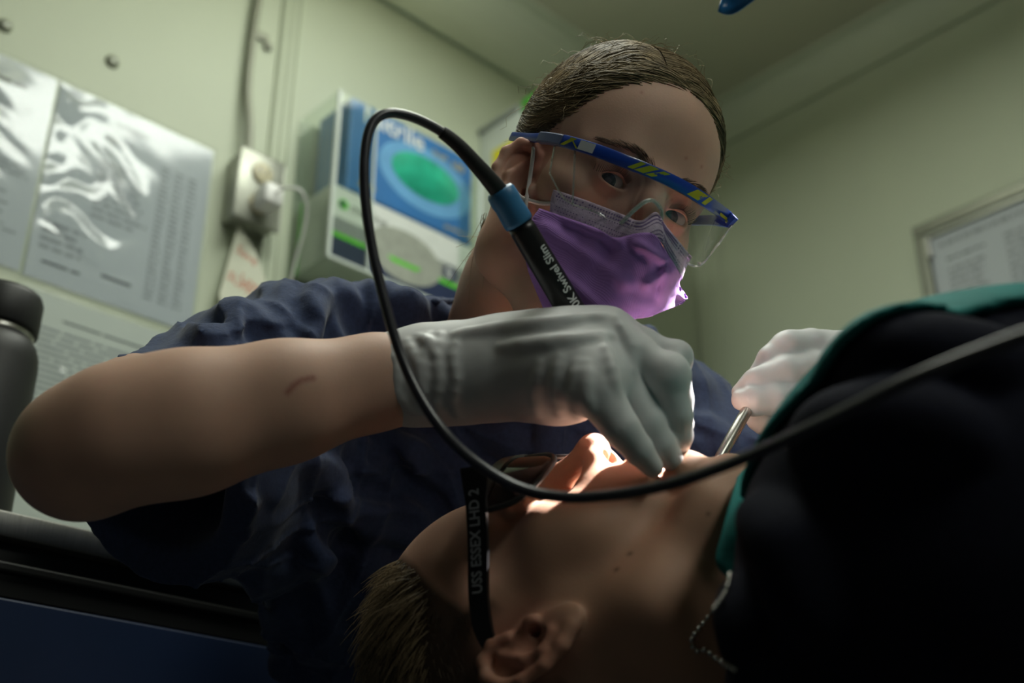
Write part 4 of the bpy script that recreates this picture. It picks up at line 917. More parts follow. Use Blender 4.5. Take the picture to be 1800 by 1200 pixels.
# tendons, stretch folds and cuff wrinkles
for pts, r_ in (([(800, 588), (930, 572), (1060, 556)], 0.0035), ([(880, 610), (980, 600), (1070, 590)], 0.003), ([(1015, 640), (1008, 690), (1018, 735)], 0.0022), ([(1032, 640), (1030, 690), (1042, 735)], 0.0022), ([(985, 630), (975, 680), (985, 730)], 0.0018), ([(950, 640), (940, 690), (945, 728)], 0.0015),
                ([(1085, 560), (1110, 610), (1112, 650)], 0.0022), ([(1062, 600), (1075, 650), (1085, 690)], 0.002)):
    gv.ridge(pts, r_, 0.006, sink=0.0008)
for x in (748, 770, 800):
    gv.ridge([(x + 4, 588), (x - 3, 625), (x + 2, 665), (x - 4, 705), (x + 5, 730)], 0.0022 if x < 790 else 0.0014, 0.005, sink=0.0009)
for pts in ([(715, 600), (735, 640), (742, 690)], [(700, 690), (720, 715), (745, 728)], [(735, 590), (752, 600), (765, 622)], [(690, 610), (700, 650), (694, 700)]):
    gv.ridge(pts, 0.0018, 0.005, sink=0.0008)
gv.wobble(lambda X, Y, Z: 0.00015 * np.sin(X * 300 + 2 * np.sin(Y * 160)) * np.sin(Y * 130 + Z * 150))
# open cuff: cut square, hollow, with a rolled bead
cn = cg(660, 668, 0.856) - cg(740, 664, 0.861); cn /= np.linalg.norm(cn)
cp = cg(664, 668, 0.857); gv.half(cp, cn)
gv.cap(cp + cn * 0.03, cp - cn * 0.012, 0.0312, 0.0295, 0.001, op='s')
GVm = gv.mesh(1); GVm = (relax(GVm[0], GVm[1], np.ones(len(GVm[0])), 5), GVm[1])
GL = obj('glove', c2w(GVm[0]), GVm[1], M_glove, CLIN, label='grey glove on the hand holding the scaler')
u_ = np.cross(cn, [0, 1, 0]); u_ /= np.linalg.norm(u_); w_ = np.cross(cn, u_); cc_ = cg(672, 668, 0.858) + cn * 0.004
ring = np.array([cc_ + 0.0318 * (math.cos(a) * u_ + math.sin(a) * w_) + cn * 0.002 * math.sin(3 * a) for a in np.linspace(0, 2 * math.pi, 49)])
V, Fc = tube(ring, 0.0011, 8); obj('rolled_cuff', c2w(V), Fc, M_glove, GL)
# left glove: fingers curled round the mirror handle
cl_ = lambda x, y, d: c(x, y, d + 0.03)
lv_ = Vol((0.13, -0.09, -1.07), (0.325, 0.04, -0.90), 0.0012)
finger(lv_, [(1520, 680, 0.985, 74), (1470, 645, 0.97, 58)], 0.02, cl_)
finger(lv_, [(1500, 625, 0.985, 45), (1425, 608, 0.965, 32), (1385, 610, 0.955, 31), (1355, 632, 0.95, 26), (1334, 656, 0.95, 19)], 0.006, cl_)
finger(lv_, [(1500, 660, 0.975, 40), (1430, 648, 0.95, 33), (1380, 655, 0.938, 31), (1330, 672, 0.933, 27), (1302, 690, 0.933, 18)], 0.005, cl_)
finger(lv_, [(1500, 700, 0.965, 40), (1430, 702, 0.94, 32), (1360, 702, 0.926, 30), (1325, 705, 0.922, 27), (1304, 703, 0.922, 20)], 0.005, cl_)
finger(lv_, [(1500, 720, 0.975, 40), (1400, 745, 0.955, 32), (1345, 742, 0.945, 24), (1330, 738, 0.943, 20)], 0.008, cl_)
for pts in ([(1290, 690), (1300, 700), (1310, 716)], [(1306, 690), (1314, 700), (1318, 712)], [(1300, 672), (1312, 680), (1318, 690)]): lv_.ridge(pts, 0.0012, 0.003, sink=0.0006)
lv_.wobble(lambda X, Y, Z: 0.0003 * np.sin(X * 340 + 2 * np.sin(Y * 190)) * np.sin(Y * 170 + Z * 150))
m_ = lv_.mesh(1); m_ = (relax(m_[0], m_[1], np.ones(len(m_[0])), 10), m_[1]); obj('glove', c2w(m_[0]), m_[1], M_glove, CLIN, label='grey glove on the hand holding the mirror handle')
# ---------------------------------------------------------------- surgical mask
mh = Vol((-0.14, -0.17, -0.03), (0.14, 0.05, 0.17), 0.002)
mh.ell((0, -0.050, 0.045), (0.077, 0.075, 0.060)); mh.ell((0, -0.095, 0.060), (0.052, 0.045, 0.050), 0.04)
mh.chain([((0, -0.006, 0.090), 0.012), ((0, -0.038, 0.116), 0.014), ((0, -0.085, 0.112), 0.020)], 0.05)
mh.ell((0.035, -0.095, 0.085), (0.03, 0.03, 0.03), 0.04)
def on_mask(x, y):
    for k in range(40):
        t = k / 40; d = mh.depth(x + (1110 - x) * t, y + (470 - y) * t, 0.75, 1.1, T=c2h)
        if d: return d + 0.012 * t * 6 * (k > 0)
    return 0.9
def mask_grid(rows, nu, nv, off, wr):
    rows = [crom(np.array(r, float), nu) for r in rows]; cols = np.stack([r[np.linspace(0, len(r) - 1, 46).round().astype(int)] for r in rows])
    full = np.stack([crom(cols[:, j], nv) for j in range(46)], 1)
    G = np.zeros(full.shape[:2] + (3,)); D = np.array([[on_mask(*full[i, j]) for j in range(full.shape[1])] for i in range(full.shape[0])])
    K = D.copy()
    for _ in range(3):
        K[1:-1, 1:-1] = (K[1:-1, 1:-1] * 2 + K[:-2, 1:-1] + K[2:, 1:-1] + K[1:-1, :-2] + K[1:-1, 2:]) / 6
    for i in range(full.shape[0]):
        for j in range(full.shape[1]):
            x, y = full[i, j]; G[i, j] = c(x, y, K[i, j] - off - wr(x, y))
    return G
def seg_d(x, y, a, b):
    ax_, ay = a; bx, by = b; t = max(0, min(1, ((x - ax_) * (bx - ax_) + (y - ay) * (by - ay)) / ((bx - ax_) ** 2 + (by - ay) ** 2)))
    return math.hypot(x - ax_ - t * (bx - ax_), y - ay - t * (by - ay))
M_mask = mat('purple_mask_cloth', (0.46, 0.235, 0.67), 0.8, var=0.06, nscale=30, bump=0.3, bscale=900, sheen=0.1, spec=0.2)
M_mask_l = mat('pale_lilac_mask_edge', (0.68, 0.55, 0.72), 0.8, var=0.1, nscale=300, bump=0.3, bscale=900, spec=0.2)
# woven look on the outer panel: fine ribs
for m_k in (M_mask,):
    nt = m_k.node_tree; b_ = nt.nodes['Principled BSDF']
    wv = N(nt, 'ShaderNodeTexWave', Scale=420.0); wv.bands_direction = 'DIAGONAL'; tc_ = N(nt, 'ShaderNodeTexCoord'); nt.links.new(tc_.outputs['Object'], wv.inputs['Vector'])
    bp = N(nt, 'ShaderNodeBump', Strength=0.25, Distance=0.0006); nt.links.new(wv.outputs['Fac'], bp.inputs['Height']); nt.links.new(bp.outputs['Normal'], b_.inputs['Normal'])
FOLD = [((1000, 385), (1090, 425), 9, 0.003), ((1090, 420), (1130, 450), 8, -0.002), ((1120, 428), (1165, 455), 9, 0.003), ((1165, 440), (1150, 520), 10, -0.0035), ((1140, 500), (1170, 478), 7, 0.003), ((960, 400), (1100, 500), 12, 0.002), ((1000, 440), (1130, 520), 10, -0.0018), ((1185, 470), (1160, 520), 8, 0.002), ((1180, 510), (1205, 525), 6, 0.002), ((985, 480), (1060, 545), 9, 0.002), ((1050, 400), (1075, 450), 9, -0.0018)]
def folds(x, y): return sum((1.5 if h_ > 0 else 0.6) * h_ * math.exp(-(seg_d(x, y, a, b) / w) ** 2) for a, b, w, h_ in FOLD)
upper = mask_grid([[(973, 333), (1030, 352), (1090, 375), (1125, 388), (1153, 373), (1170, 396), (1190, 420), (1216, 452)], [(968, 352), (1030, 378), (1090, 402), (1125, 410), (1158, 398), (1172, 420), (1188, 445), (1206, 470)], [(966, 380), (1030, 405), (1085, 430), (1125, 438), (1160, 425), (1172, 450), (1184, 470), (1198, 492)]], 7, 8, 0.002, lambda x, y: 0.0)
MASK_rows = [[(948, 366), (1000, 384), (1050, 402), (1082, 418), (1120, 410), (1150, 412), (1168, 438), (1182, 460), (1199, 486)],
             [(932, 392), (990, 418), (1050, 440), (1090, 455), (1125, 450), (1155, 452), (1170, 470), (1182, 488), (1194, 500)],
             [(924, 440), (980, 470), (1040, 495), (1090, 505), (1125, 505), (1155, 500), (1172, 506), (1188, 512), (1208, 522)],
             [(930, 480), (985, 520), (1040, 540), (1090, 540), (1125, 540), (1150, 536), (1168, 534), (1185, 532), (1206, 526)],
             [(958, 548), (1000, 580), (1040, 590), (1085, 570), (1112, 561), (1140, 557), (1160, 549), (1178, 542), (1200, 533)]]
lower = mask_grid(MASK_rows, 6, 9, 0.006, folds)
V, Fc = sheet(c2w(lower), 0.0007); MSK = obj('face_mask', V, Fc, M_mask, CLIN, label='purple pleated surgical mask')
V, Fc = sheet(c2w(upper), 0.0006); UPR = obj('mask_upper_edge', V, Fc, M_mask_l, MSK)
# embossed dots in rows along the pale edge, weld marks at the corner
Gw = c2w(upper); dots = []
M_dot = mat('mask_dot_print', (0.22, 0.15, 0.34), 0.8)
nr, ncx = upper.shape[:2]
def quad_dot(P, n_, u_, w_, r_): return [P + n_ + r_ * (math.cos(a) * u_ + math.sin(a) * w_) for a in np.linspace(0, 2 * math.pi, 6, endpoint=False)]
Vd, Fd = [], []
for row in (2, 4, 6, 10, 12, 14):
    if row >= nr - 1: continue
    for q in np.arange(1, ncx - 2, 0.55):
        j = int(q); f_ = q - j + (0.27 if row % 4 else 0); P = Gw[row, j] * (1 - f_) + Gw[row, j + 1] * f_
        tu = Gw[row, j + 1] - Gw[row, j]; tv = Gw[row + 1, j] - Gw[row, j]; n_ = np.cross(tu, tv); n_ /= np.linalg.norm(n_); view = CL - P; n_ = n_ if n_ @ view > 0 else -n_
        tu /= np.linalg.norm(tu); tv = np.cross(n_, tu); k0 = len(Vd); Vd += quad_dot(P, n_ * 0.00045, tu, tv, 0.0008 if row in (2, 4) else 0.0005); Fd.append(list(range(k0, k0 + 6)))
o = obj('embossed_dots', np.array(Vd), Fd, M_dot, UPR, smooth=False); o['kind'] = 'stuff'
M_loop = mat('white_elastic', (0.72, 0.70, 0.68), 0.8, bump=0.3, bscale=1500)
for pts in ([(938, 235, 0.965), (937, 270, 0.962), (932, 310, 0.957), (926, 350, 0.948), (922, 392, 0.940), (928, 410, 0.925)], [(896, 325, 0.99), (915, 346, 0.962), (930, 352, 0.952), (950, 357, 0.940), (975, 358, 0.918)]):
    P = crom(np.array([c(x, y, min(hv.depth(x, y, T=c2h) or d, d) - 0.0022) for x, y, d in pts]), 8); V, Fc = tube(P, 0.0016, 8); obj('ear_loop', c2w(V), Fc, M_loop, MSK)
# ---------------------------------------------------------------- safety glasses
def wrap_pt(x, y, ax_=0.079, az=0.115, p=2.8, d0=0.78):
    """where the sight line meets the wrap-around shield (head frame cylinder)"""
    ds = np.arange(d0, 1.10, 0.0008); P = c2h(c(x, y, 1.0)[None] * ds[:, None])
    f_ = (np.abs(P[:, 0]) / ax_) ** p + (np.maximum(P[:, 2], 0) / az) ** p
    w = np.where(f_ < 1)[0]
    i = w[0] if len(w) else int(np.argmin(f_))
    return c(x, y, ds[i])
M_glass_frame = mat('blue_printed_frame', (0.012, 0.055, 0.36), 0.3, var=0.1, nscale=20, coat=0.4)
M_fr_yel = mat('lime_frame_print', (0.36, 0.40, 0.02), 0.35); M_fr_white = mat('white_frame_print', (0.55, 0.58, 0.62), 0.35)
M_lens = clear('clear_lens', (0.93, 0.93, 0.93), 1.5, 0.01, 1.6)
M_lens_edge = clear('lens_edge', (0.88, 0.90, 0.88), 1.5, 0.12, 3.0, milk=0.22, milkcol=(0.75, 0.76, 0.74))
SG = root('safety_glasses', h2w(np.array([[0, -0.02, 0.10]]))[0], 'clear safety glasses with blue and lime patterned brow bar', 'glasses')
barc = [(936, 241), (965, 243), (1000, 250), (1050, 265), (1100, 284), (1150, 304), (1200, 328), (1245, 356), (1275, 378), (1288, 392)]
bp_ = np.array([wrap_pt(x, y) for x, y in barc]); bcurve = crom(bp_, 8)
def bar_section(curve, hh, tt):
    """rectangular bar swept along the curve, upright in the head frame"""
    upv = HR @ np.array([0, 1, 0]); out = []
    T = np.gradient(curve, axis=0); T /= np.linalg.norm(T, axis=1)[:, None]
    for p, t in zip(curve, T):
        n_ = np.cross(t, upv); n_ /= np.linalg.norm(n_); 
        if n_ @ p > 0: n_ = -n_
        u2 = np.cross(n_, t); u2 = u2 if u2 @ upv > 0 else -u2
        out.append([p + u2 * hh + n_ * tt * .6, p + u2 * hh * .75 + n_ * tt, p - u2 * hh * .75 + n_ * tt, p - u2 * hh + n_ * tt * .6, p - u2 * hh - n_ * tt, p + u2 * hh - n_ * tt])
    V = np.array(out).reshape(-1, 3); n = len(curve); k = 6
    Fq = [[i * k + j, i * k + (j + 1) % k, (i + 1) * k + (j + 1) % k, (i + 1) * k + j] for i in range(n - 1) for j in range(k)] + [list(range(k))[::-1], [(n - 1) * k + j for j in range(k)]]
    return V, Fq
i0 = 14
V, Fc = bar_section(bcurve[i0:], 0.0046, 0.0018); BAR = obj('brow_bar', c2w(V), Fc, M_glass_frame, SG, autosmooth=40)
V, Fc = bar_section(bcurve[4:i0 + 1], 0.0042, 0.0026); obj('temple_hinge', c2w(V), Fc, mat('grey_blue_hinge', (0.10, 0.13, 0.26), 0.35), SG, autosmooth=40)
def bar_patch(t0, t1, s0, s1, m_, slant=0.0):
    n = len(bcurve) - 1; A = []
    upv = HR @ np.array([0, 1, 0])
    for t in np.linspace(t0, t1, 8):
        for s_ in (s0, s1):
            f_ = (t + slant * s_) * n; i = int(np.clip(f_, 0, n - 1)); p = bcurve[i] * (1 - (f_ - i)) + bcurve[i + 1] * (f_ - i); tt = bcurve[min(i + 1, n)] - bcurve[i]; tt /= np.linalg.norm(tt)
            n_ = np.cross(tt, upv); n_ /= np.linalg.norm(n_); n_ = -n_ if n_ @ p > 0 else n_; u2 = np.cross(n_, tt); u2 = u2 if u2 @ upv > 0 else -u2
            A.append(p + u2 * s_ * 0.0035 + n_ * 0.00198)
    obj('print', c2w(np.array(A)), [[2 * i, 2 * i + 1, 2 * i + 3, 2 * i + 2] for i in range(7)], m_, BAR, smooth=False)
for t0, t1, sl_, m_ in ((0.215, 0.235, 0.02, M_fr_yel), (0.245, 0.252, -0.02, M_fr_yel), (0.27, 0.325, 0.0, M_fr_white), (0.475, 0.495, 0.02, M_fr_yel), (0.505, 0.54, 0.025, M_fr_yel), (0.552, 0.578, 0.03, M_fr_yel), (0.70, 0.745, 0.015, M_fr_yel), (0.755, 0.772, 0.01, M_fr_yel)):
    bar_patch(t0, t1, -1, 1, m_, sl_)
bar_patch(0.84, 0.97, -1.0, -0.35, M_fr_yel)
# far temple seen through the shield and near temple stub behind the hinge
hp = c2h(bcurve[-1:])[0]
tp = np.array([hp + np.array([-0.001, 0.0, -0.004]), hp + np.array([-0.0015, -0.001, -0.03]), np.array([0.079, 0.012, 0.0])]); V, Fc = bar_section(h2c(crom(tp, 6)), 0.004, 0.0012); obj('temple', c2w(V), Fc, M_glass_frame, SG, autosmooth=40)
hp = c2h(bcurve[4:5])[0]
tp = np.array([hp, hp + np.array([-0.001, -0.001, -0.015]), np.array([-0.079, 0.008, -0.012])]); V, Fc = bar_section(h2c(crom(tp, 6)), 0.0035, 0.0012); obj('temple', c2w(V), Fc, M_glass_frame, SG, autosmooth=40)
# shield: strip between the bar and the lower rim
top = crom(np.array([(975, 256), (1000, 255), (1050, 270), (1100, 289), (1140, 305), (1165, 316), (1200, 333), (1245, 361), (1286, 396)], float), 8)
bot = crom(np.array([(966, 305), (995, 352), (1045, 372), (1088, 392), (1138, 352), (1160, 372), (1158, 418), (1222, 468), (1264, 428)], float), 8)
G = []
for v_ in np.linspace(0, 1, 12): G.append([wrap_pt(*(top[j] * (1 - v_) + bot[j] * v_)) for j in range(len(top))])
G = np.array(G)
K = G.copy()
for _ in range(4): K[1:-1, 1:-1] = (K[1:-1, 1:-1] * 2 + K[:-2, 1:-1] + K[2:, 1:-1] + K[1:-1, :-2] + K[1:-1, 2:]) / 6
V, Fc = sheet(c2w(K), 0.0012); LENS = obj('lens', V, Fc, M_lens, SG)
for rim in (K[-1], K[:, 0], K[:, -1], K[:, 10] * 1.0):
    V, Fc = tube(rim, 0.0008, 6); obj('lens_rim', c2w(V), Fc, M_lens_edge, LENS)
nbp = crom(np.array([c(1090, 394, 0.868), c(1112, 372, 0.866), c(1135, 354, 0.868), c(1150, 354, 0.872), c(1163, 372, 0.878), c(1160, 400, 0.88), c(1155, 426, 0.882)]), 8)
V, Fc = tube(nbp, 0.0016, 8); obj('nose_bridge', c2w(V), Fc, M_lens_edge, SG)
V, Fc = tube(nbp * 1.012, 0.0012, 8); obj('nose_bridge', c2w(V), Fc, M_lens_edge, SG)
# ================================================================ the patient, lying back with the mouth open
M_pskin = mat('patient_skin', (0.47, 0.275, 0.19), 0.55, var=0.10, nscale=24, bump=0.12, bscale=600, sss=0.25, spec=0.3)
overlay(M_pskin, 'stubble', (0.055, 0.038, 0.024), 0.9)
overlay(M_pskin, 'flush', (0.48, 0.16, 0.12), 0.55)
overlay(M_pskin, 'mark', (0.06, 0.03, 0.02), 0.8)
PY = np.array([-0.90, -0.19, -0.42]); PY /= np.linalg.norm(PY)
PZ = np.array([0.0, 0.98, -0.12]); PZ = PZ - PY * (PZ @ PY); PZ /= np.linalg.norm(PZ)
PX = np.cross(PY, PZ); PR = np.stack([PX, PY, PZ], 1)
PS = 1.045
PO = c(942, 1104, 0.772) - PS * PR @ np.array([-0.074, -0.016, 0.004])
def p2c(V): return PS * np.asarray(V) @ PR.T + PO
def p2w(V): return c2w(p2c(V))
def c2p(P): return (np.asarray(P) - PO) @ PR / PS
PAT = root('person', W(1000, 1250, 0.80) * np.array([1, 1, 0]) + np.array([0, 0, 0.50]), 'patient in dark glasses lying back with mouth open under the lamp', 'person')
pv = Vol((-0.125, -0.28, -0.14), (0.11, 0.13, 0.14), 0.00135)
sculpt_head(pv, fem=False, jaw_open=0.016, splay=0.42, lids=True, lid_open=0.0012, ear=dict(ex=0.0735, ey=-0.012, ez=0.004, sc=1.12))
pv.chain([(np.array([0, -0.03, -0.03]), 0.055), (np.array([0, -0.12, -0.035]), 0.058), (np.array([0, -0.19, -0.045]), 0.064), (np.array([0.0, -0.26, -0.06]), 0.075)], 0.03)
pv.ell((0, -0.101, 0.084), (0.021, 0.013, 0.014), 0.008)
for s_ in (1, -1):
    pv.ell((s_ * 0.019, -0.044, 0.080), (0.013, 0.014, 0.014), 0.012); pv.ell((s_ * 0.019, -0.058, 0.076), (0.018, 0.016, 0.016), 0.016); pv.ell((s_ * 0.038, -0.042, 0.058), (0.022, 0.024, 0.018), 0.02)
pv.cap((0, -0.145, 0.018), (0, -0.175, 0.012), 0.012, 0.012, 0.02)            # larynx
PVm = biggest(*pv.mesh(2)); pl = PVm[0]
sd = lambda *a: np.clip(np.minimum.reduce(a), 0, 1)
# cropped sides: stubble-dark scalp around the ear, sharp-edged sideburn
zl = np.interp(pl[:, 1], [-0.06, -0.03, -0.005, 0.012, 0.03, 0.05, 0.07, 0.09, 0.13], [-0.09, -0.03, 0.010, 0.026, 0.022, 0.036, 0.052, 0.060, 0.06])
stub = np.clip((zl - pl[:, 2]) / 0.006, 0, 1) * np.clip((pl[:, 1] + 0.06) / 0.02, 0, 1)
ear_m = (np.abs(pl[:, 0]) > 0.0755) & (pl[:, 1] < 0.03) & (pl[:, 1] > -0.055) & (pl[:, 2] < 0.02) & (pl[:, 2] > -0.045)
earzone = np.exp(-(((pl[:, 1] + 0.010) / 0.032) ** 2 + ((pl[:, 2] + 0.004) / 0.026) ** 2) ** 2) * (np.abs(pl[:, 0]) > 0.06)
stub = stub * (1 - np.clip(earzone * 1.6, 0, 1))
pfl = 0.8 * earzone + 0.8 * np.exp(-(pl[:, 0] / 0.02) ** 2 - ((pl[:, 1] + 0.078) / 0.014) ** 2) * (pl[:, 2] > 0.07) + 0.3 * np.exp(-((pl[:, 1] + 0.04) / 0.02) ** 2 - (pl[:, 0] / 0.02) ** 2) * (pl[:, 2] > 0.08)
pmk = np.zeros(len(pl))
for (mx, my, rr) in ((1108, 974, 0.0017), (1084, 1001, 0.0017), (1245, 903, 0.0012)):
    d = pv.depth(mx, my, T=c2p)
    if d: pmk = np.maximum(pmk, np.exp(-((pl - c2p(c(mx, my, d))) ** 2).sum(1) / rr ** 2))
# torso core, continuous with the neck, below the shirt
tv = Vol((0.05, -0.36, -1.02), (0.50, 0.03, -0.62), 0.004)
nb0 = p2c(np.array([[0, -0.22, -0.05]]))[0]
tv.chain([(nb0, 0.055), (c(1500, 1120, 0.82), 0.075), (c(1900, 1080, 0.85), 0.085)], 0.04)
tm_ = tv.mesh(1)
z_ = np.zeros(len(tm_[0])); BV, BF, BA = weld((p2w(pl), PVm[1]), (c2w(tm_[0]), tm_[1]), {'stubble': np.concatenate([stub, z_]), 'flush': np.concatenate([np.clip(pfl, 0, 1), z_]), 'mark': np.concatenate([pmk, z_])})
obj('body', BV, BF, M_pskin, PAT, attrs=BA)
eyes(PAT, p2w, np.array([0, 0.0, 0.5]), M_iris)
# teeth just inside the lips
M_teeth = mat('teeth', (0.70, 0.66, 0.56), 0.25)
for row, (yy, zz) in enumerate(((-0.0735, 0.0865), (-0.0895, 0.0815))):
    for k in range(-3, 4):
        a = k * 0.33; V, Fc = bbox((-0.0032, -0.004, -0.002), (0.0032, 0.004, 0.002), 0.0012)
        V = V @ rot('y', a).T + np.array([0.019 * math.sin(a), yy, zz - 0.019 * (1 - math.cos(a))]); obj('tooth', p2w(V), Fc, M_teeth, PAT)
# hair: longer on top, cropped at the sides
M_phair = mat('brown_short_hair', (0.060, 0.042, 0.024), 0.5, var=0.5, nscale=90)
M_phair_l = mat('sandy_hair', (0.20, 0.145, 0.080), 0.45, var=0.4, nscale=90)
r = np.random.default_rng(9)
def hair_at(n, ylo, zmax, lmin, lmax, comb, seed, side=True):
    r = np.random.default_rng(seed); out = []
    ok = np.where((stub > 0.75) & (pl[:, 1] > ylo) & (pl[:, 0] < 0.05))[0]
    for i in r.choice(ok, n):
        p = pl[i]; d = p - np.array([0, 0.03, -0.018]); d /= np.linalg.norm(d); l = r.uniform(lmin, lmax)
        t_ = comb - d * (comb @ d); t_ = t_ / (np.linalg.norm(t_) + 1e-9) + r.normal(0, 0.16, 3)
        out.append([p + (d * (0.5 * q - 0.25 * q * q) + t_ * (0.85 * q)) * l for q in np.linspace(0, 1, 5)])
    return np.array(out)
P = hair_at(4200, 0.055, 0.1, 0.014, 0.030, np.array([0.25, 0.1, -1.0]), 1); V, Fc = strands(p2w(P.reshape(-1, 3)).reshape(P.shape), 0.00038, 0.00012); o = obj('hair', V, Fc, M_phair_l, PAT); o['kind'] = 'stuff'
P = hair_at(4200, -0.03, 0.1, 0.003, 0.007, np.array([0, -0.6, -0.8]), 2); V, Fc = strands(p2w(P.reshape(-1, 3)).reshape(P.shape), 0.00030, 0.00012); o = obj('cropped_hair', V, Fc, M_phair, PAT); o['kind'] = 'stuff'
# ---------------------------------------------------------------- dark glasses
M_dark = mat('black_plastic', (0.010, 0.010, 0.011), 0.32, bump=0.05, bscale=400)
M_smoke = clear('smoke_lens', (0.10, 0.10, 0.11), 1.5, 0.04, 1.5)
M_letter = mat('grey_lettering', (0.30, 0.31, 0.33), 0.6)
DG = root('dark_glasses', p2w(np.array([[0, 0.02, 0.10]]))[0], 'black wraparound glasses on the patient, white lettering on the arm', 'glasses')
def strip(P, hv_, wv, h, w):
    """flat bar along P: h half-height along hv_, w half-thickness along wv"""
    out = []
    for i, p in enumerate(P):
        hh = h[i] if np.ndim(h) else h
        out.append([p + hv_ * hh + wv * w, p - hv_ * hh + wv * w, p - hv_ * hh - wv * w, p + hv_ * hh - wv * w])
    V = np.array(out).reshape(-1, 3); n = len(P)
    Fq = [[i * 4 + j, i * 4 + (j + 1) % 4, (i + 1) * 4 + (j + 1) % 4, (i + 1) * 4 + j] for i in range(n - 1) for j in range(4)] + [[3, 2, 1, 0], [(n - 1) * 4 + j for j in range(4)]]
    return V, Fq
GYo = 0.010
for s in (-1, 1):
    P = crom(np.array([(s * 0.0775, GYo, 0.104), (s * 0.0800, GYo + 0.002, 0.06), (s * 0.0805, GYo + 0.006, 0.020), (s * 0.0780, GYo + 0.002, -0.006), (s * 0.0730, GYo - 0.022, -0.034)]), 6)
    V, Fc = strip(P, np.array([0, 1.0, 0]), np.array([1.0, 0, 0]), np.interp(np.linspace(0, 1, len(P)), [0, 0.12, 0.6, 1], [0.0095, 0.0068, 0.0062, 0.003]), 0.0016)
    TMP = obj('temple_arm', p2w(V), Fc, M_dark, DG, autosmooth=40)
    if s == -1:
        T, Fc = text_mesh('USS ESSEX LHD 2', 0.0098, bold=0.0002); L_ = T[:, 0].max()
        V = np.stack([np.full(len(T), -0.0832), GYo - 0.0045 + T[:, 1], 0.028 + T[:, 0] * 0.062 / L_], 1); V[:, 1] = GYo + 0.0035 - (V[:, 2] - 0.05) * 0.09 + (T[:, 1] - 0.0035)
        obj('lettering', p2w(V), Fc, M_letter, TMP, smooth=False)
fcur = lambda x: 0.112 - 6.0 * x * x + 40 * abs(x) ** 3 * 0
P = np.array([(x, GYo + 0.006 - 0.004 * (abs(x) / 0.078) ** 2, fcur(x)) for x in np.linspace(-0.0785, 0.0785, 41)])
V, Fc = strip(P, np.array([0, 1.0, 0]), np.array([0, 0, 1.0]), 0.0045, 0.0018); obj('front_frame', p2w(V), Fc, M_dark, DG, autosmooth=40)
for s in (-1, 1):
    low = np.array([(s * x, GYo - y, fcur(x) - 0.001) for x, y in ((0.0765, 0.0), (0.072, 0.022), (0.055, 0.034), (0.034, 0.034), (0.018, 0.022), (0.011, 0.004))])
    V, Fc = tube(crom(low, 6), 0.0019, 8); obj('lower_rim', p2w(V), Fc, M_dark, DG)
    lc = crom(low, 6); G = np.array([[np.array([q[0], GYo + 0.004 - 0.004 * (abs(q[0]) / .078) ** 2, fcur(q[0])]) * (1 - v_) + q * v_ for q in lc] for v_ in np.linspace(0, 1, 7)])
    V, Fc = sheet(p2w(G), 0.0012); obj('lens', V, Fc, M_smoke, DG)
# ---------------------------------------------------------------- shirt over the near shoulder, bib and chain
M_shirt = mat('black_navy_shirt', (0.007, 0.008, 0.017), 0.9, var=0.2, nscale=300, bump=0.3, bscale=500, spec=0.15)
M_bib = mat('teal_paper_bib', (0.010, 0.20, 0.19), 0.7, var=0.1, nscale=60, bump=0.2, bscale=300, spec=0.3)
dv = Vol((0.075, -0.40, -0.98), (0.52, 0.10, -0.44), 0.0034)
dv.ell((0.270, -0.130, -0.665), (0.150, 0.150, 0.105))
dv.ell((0.245, -0.27, -0.70), (0.135, 0.16, 0.13), 0.05)
dv.chain([((0.27, -0.11, -0.66), 0.105), ((0.42, -0.09, -0.62), 0.105), ((0.54, -0.08, -0.60), 0.105)], 0.06)
dv.ell((0.33, -0.20, -0.82), (0.18, 0.13, 0.13), 0.05)
for pts in ([(1320, 900), (1400, 980), (1420, 1100)], [(1500, 640), (1640, 620), (1780, 640)], [(1420, 760), (1560, 740), (1700, 770)], [(1300, 1050), (1340, 1130), (1330, 1190)]): dv.ridge(pts, 0.009, 0.02, sink=-0.001)
dv.wobble(lambda X, Y, Z: 0.0014 * np.sin(X * 60 + 2 * np.sin(Y * 40)) * np.sin(Y * 45 + Z * 50))
dv.chain([(p2c(np.array([[0, -0.13, -0.035]]))[0], 0.058), (p2c(np.array([[0, -0.185, -0.04]]))[0], 0.060)], 0.006, op='s')
dm = dv.mesh(2); SHT = obj('shirt', c2w(dm[0]), dm[1], M_shirt, PAT)
# bib: a sheet lying over the far side of the chest, its top edge round the throat
keep = dv.D.copy()
bv = Vol.__new__(Vol); bv.lo, bv.h, bv.n = dv.lo, dv.h, dv.n
bv.D = np.maximum(keep - 0.006, -(keep - 0.0005)).astype(np.float32)
bv.apply(lambda X, Y, Z: (Z + 0.615 - 0.9 * (Y - 0.02) + 0.008 * np.sin(X * 30)), bv.lo, bv.lo + bv.n * bv.h, 0.0, 'i')
bm_ = bv.mesh(1); BIB = root('patient_bib', c2w(np.array([[0.3, -0.1, -0.75]]))[0], 'teal paper bib draped over the patient chest', 'bib')
obj('sheet', c2w(bm_[0]), bm_[1], M_bib, BIB)
G = []
for (xa, ya, xb, yb, da, db) in ((1296, 838, 1330, 800, 0.765, 0.80), (1284, 880, 1330, 870, 0.745, 0.76), (1270, 930, 1330, 930, 0.73, 0.74), (1258, 985, 1330, 985, 0.72, 0.73), (1278, 1018, 1330, 1040, 0.715, 0.72)):
    G.append([c(xa + (xb - xa) * t, ya + (yb - ya) * t, da + (db - da) * t - 0.004 * math.sin(3.1 * t)) for t in np.linspace(0, 1, 6)])
G = np.array(G); G = np.stack([crom(G[:, j], 6) for j in range(6)], 1); V, Fc = sheet(c2w(G), 0.0015); obj('throat_flap', V, Fc, M_bib, BIB)
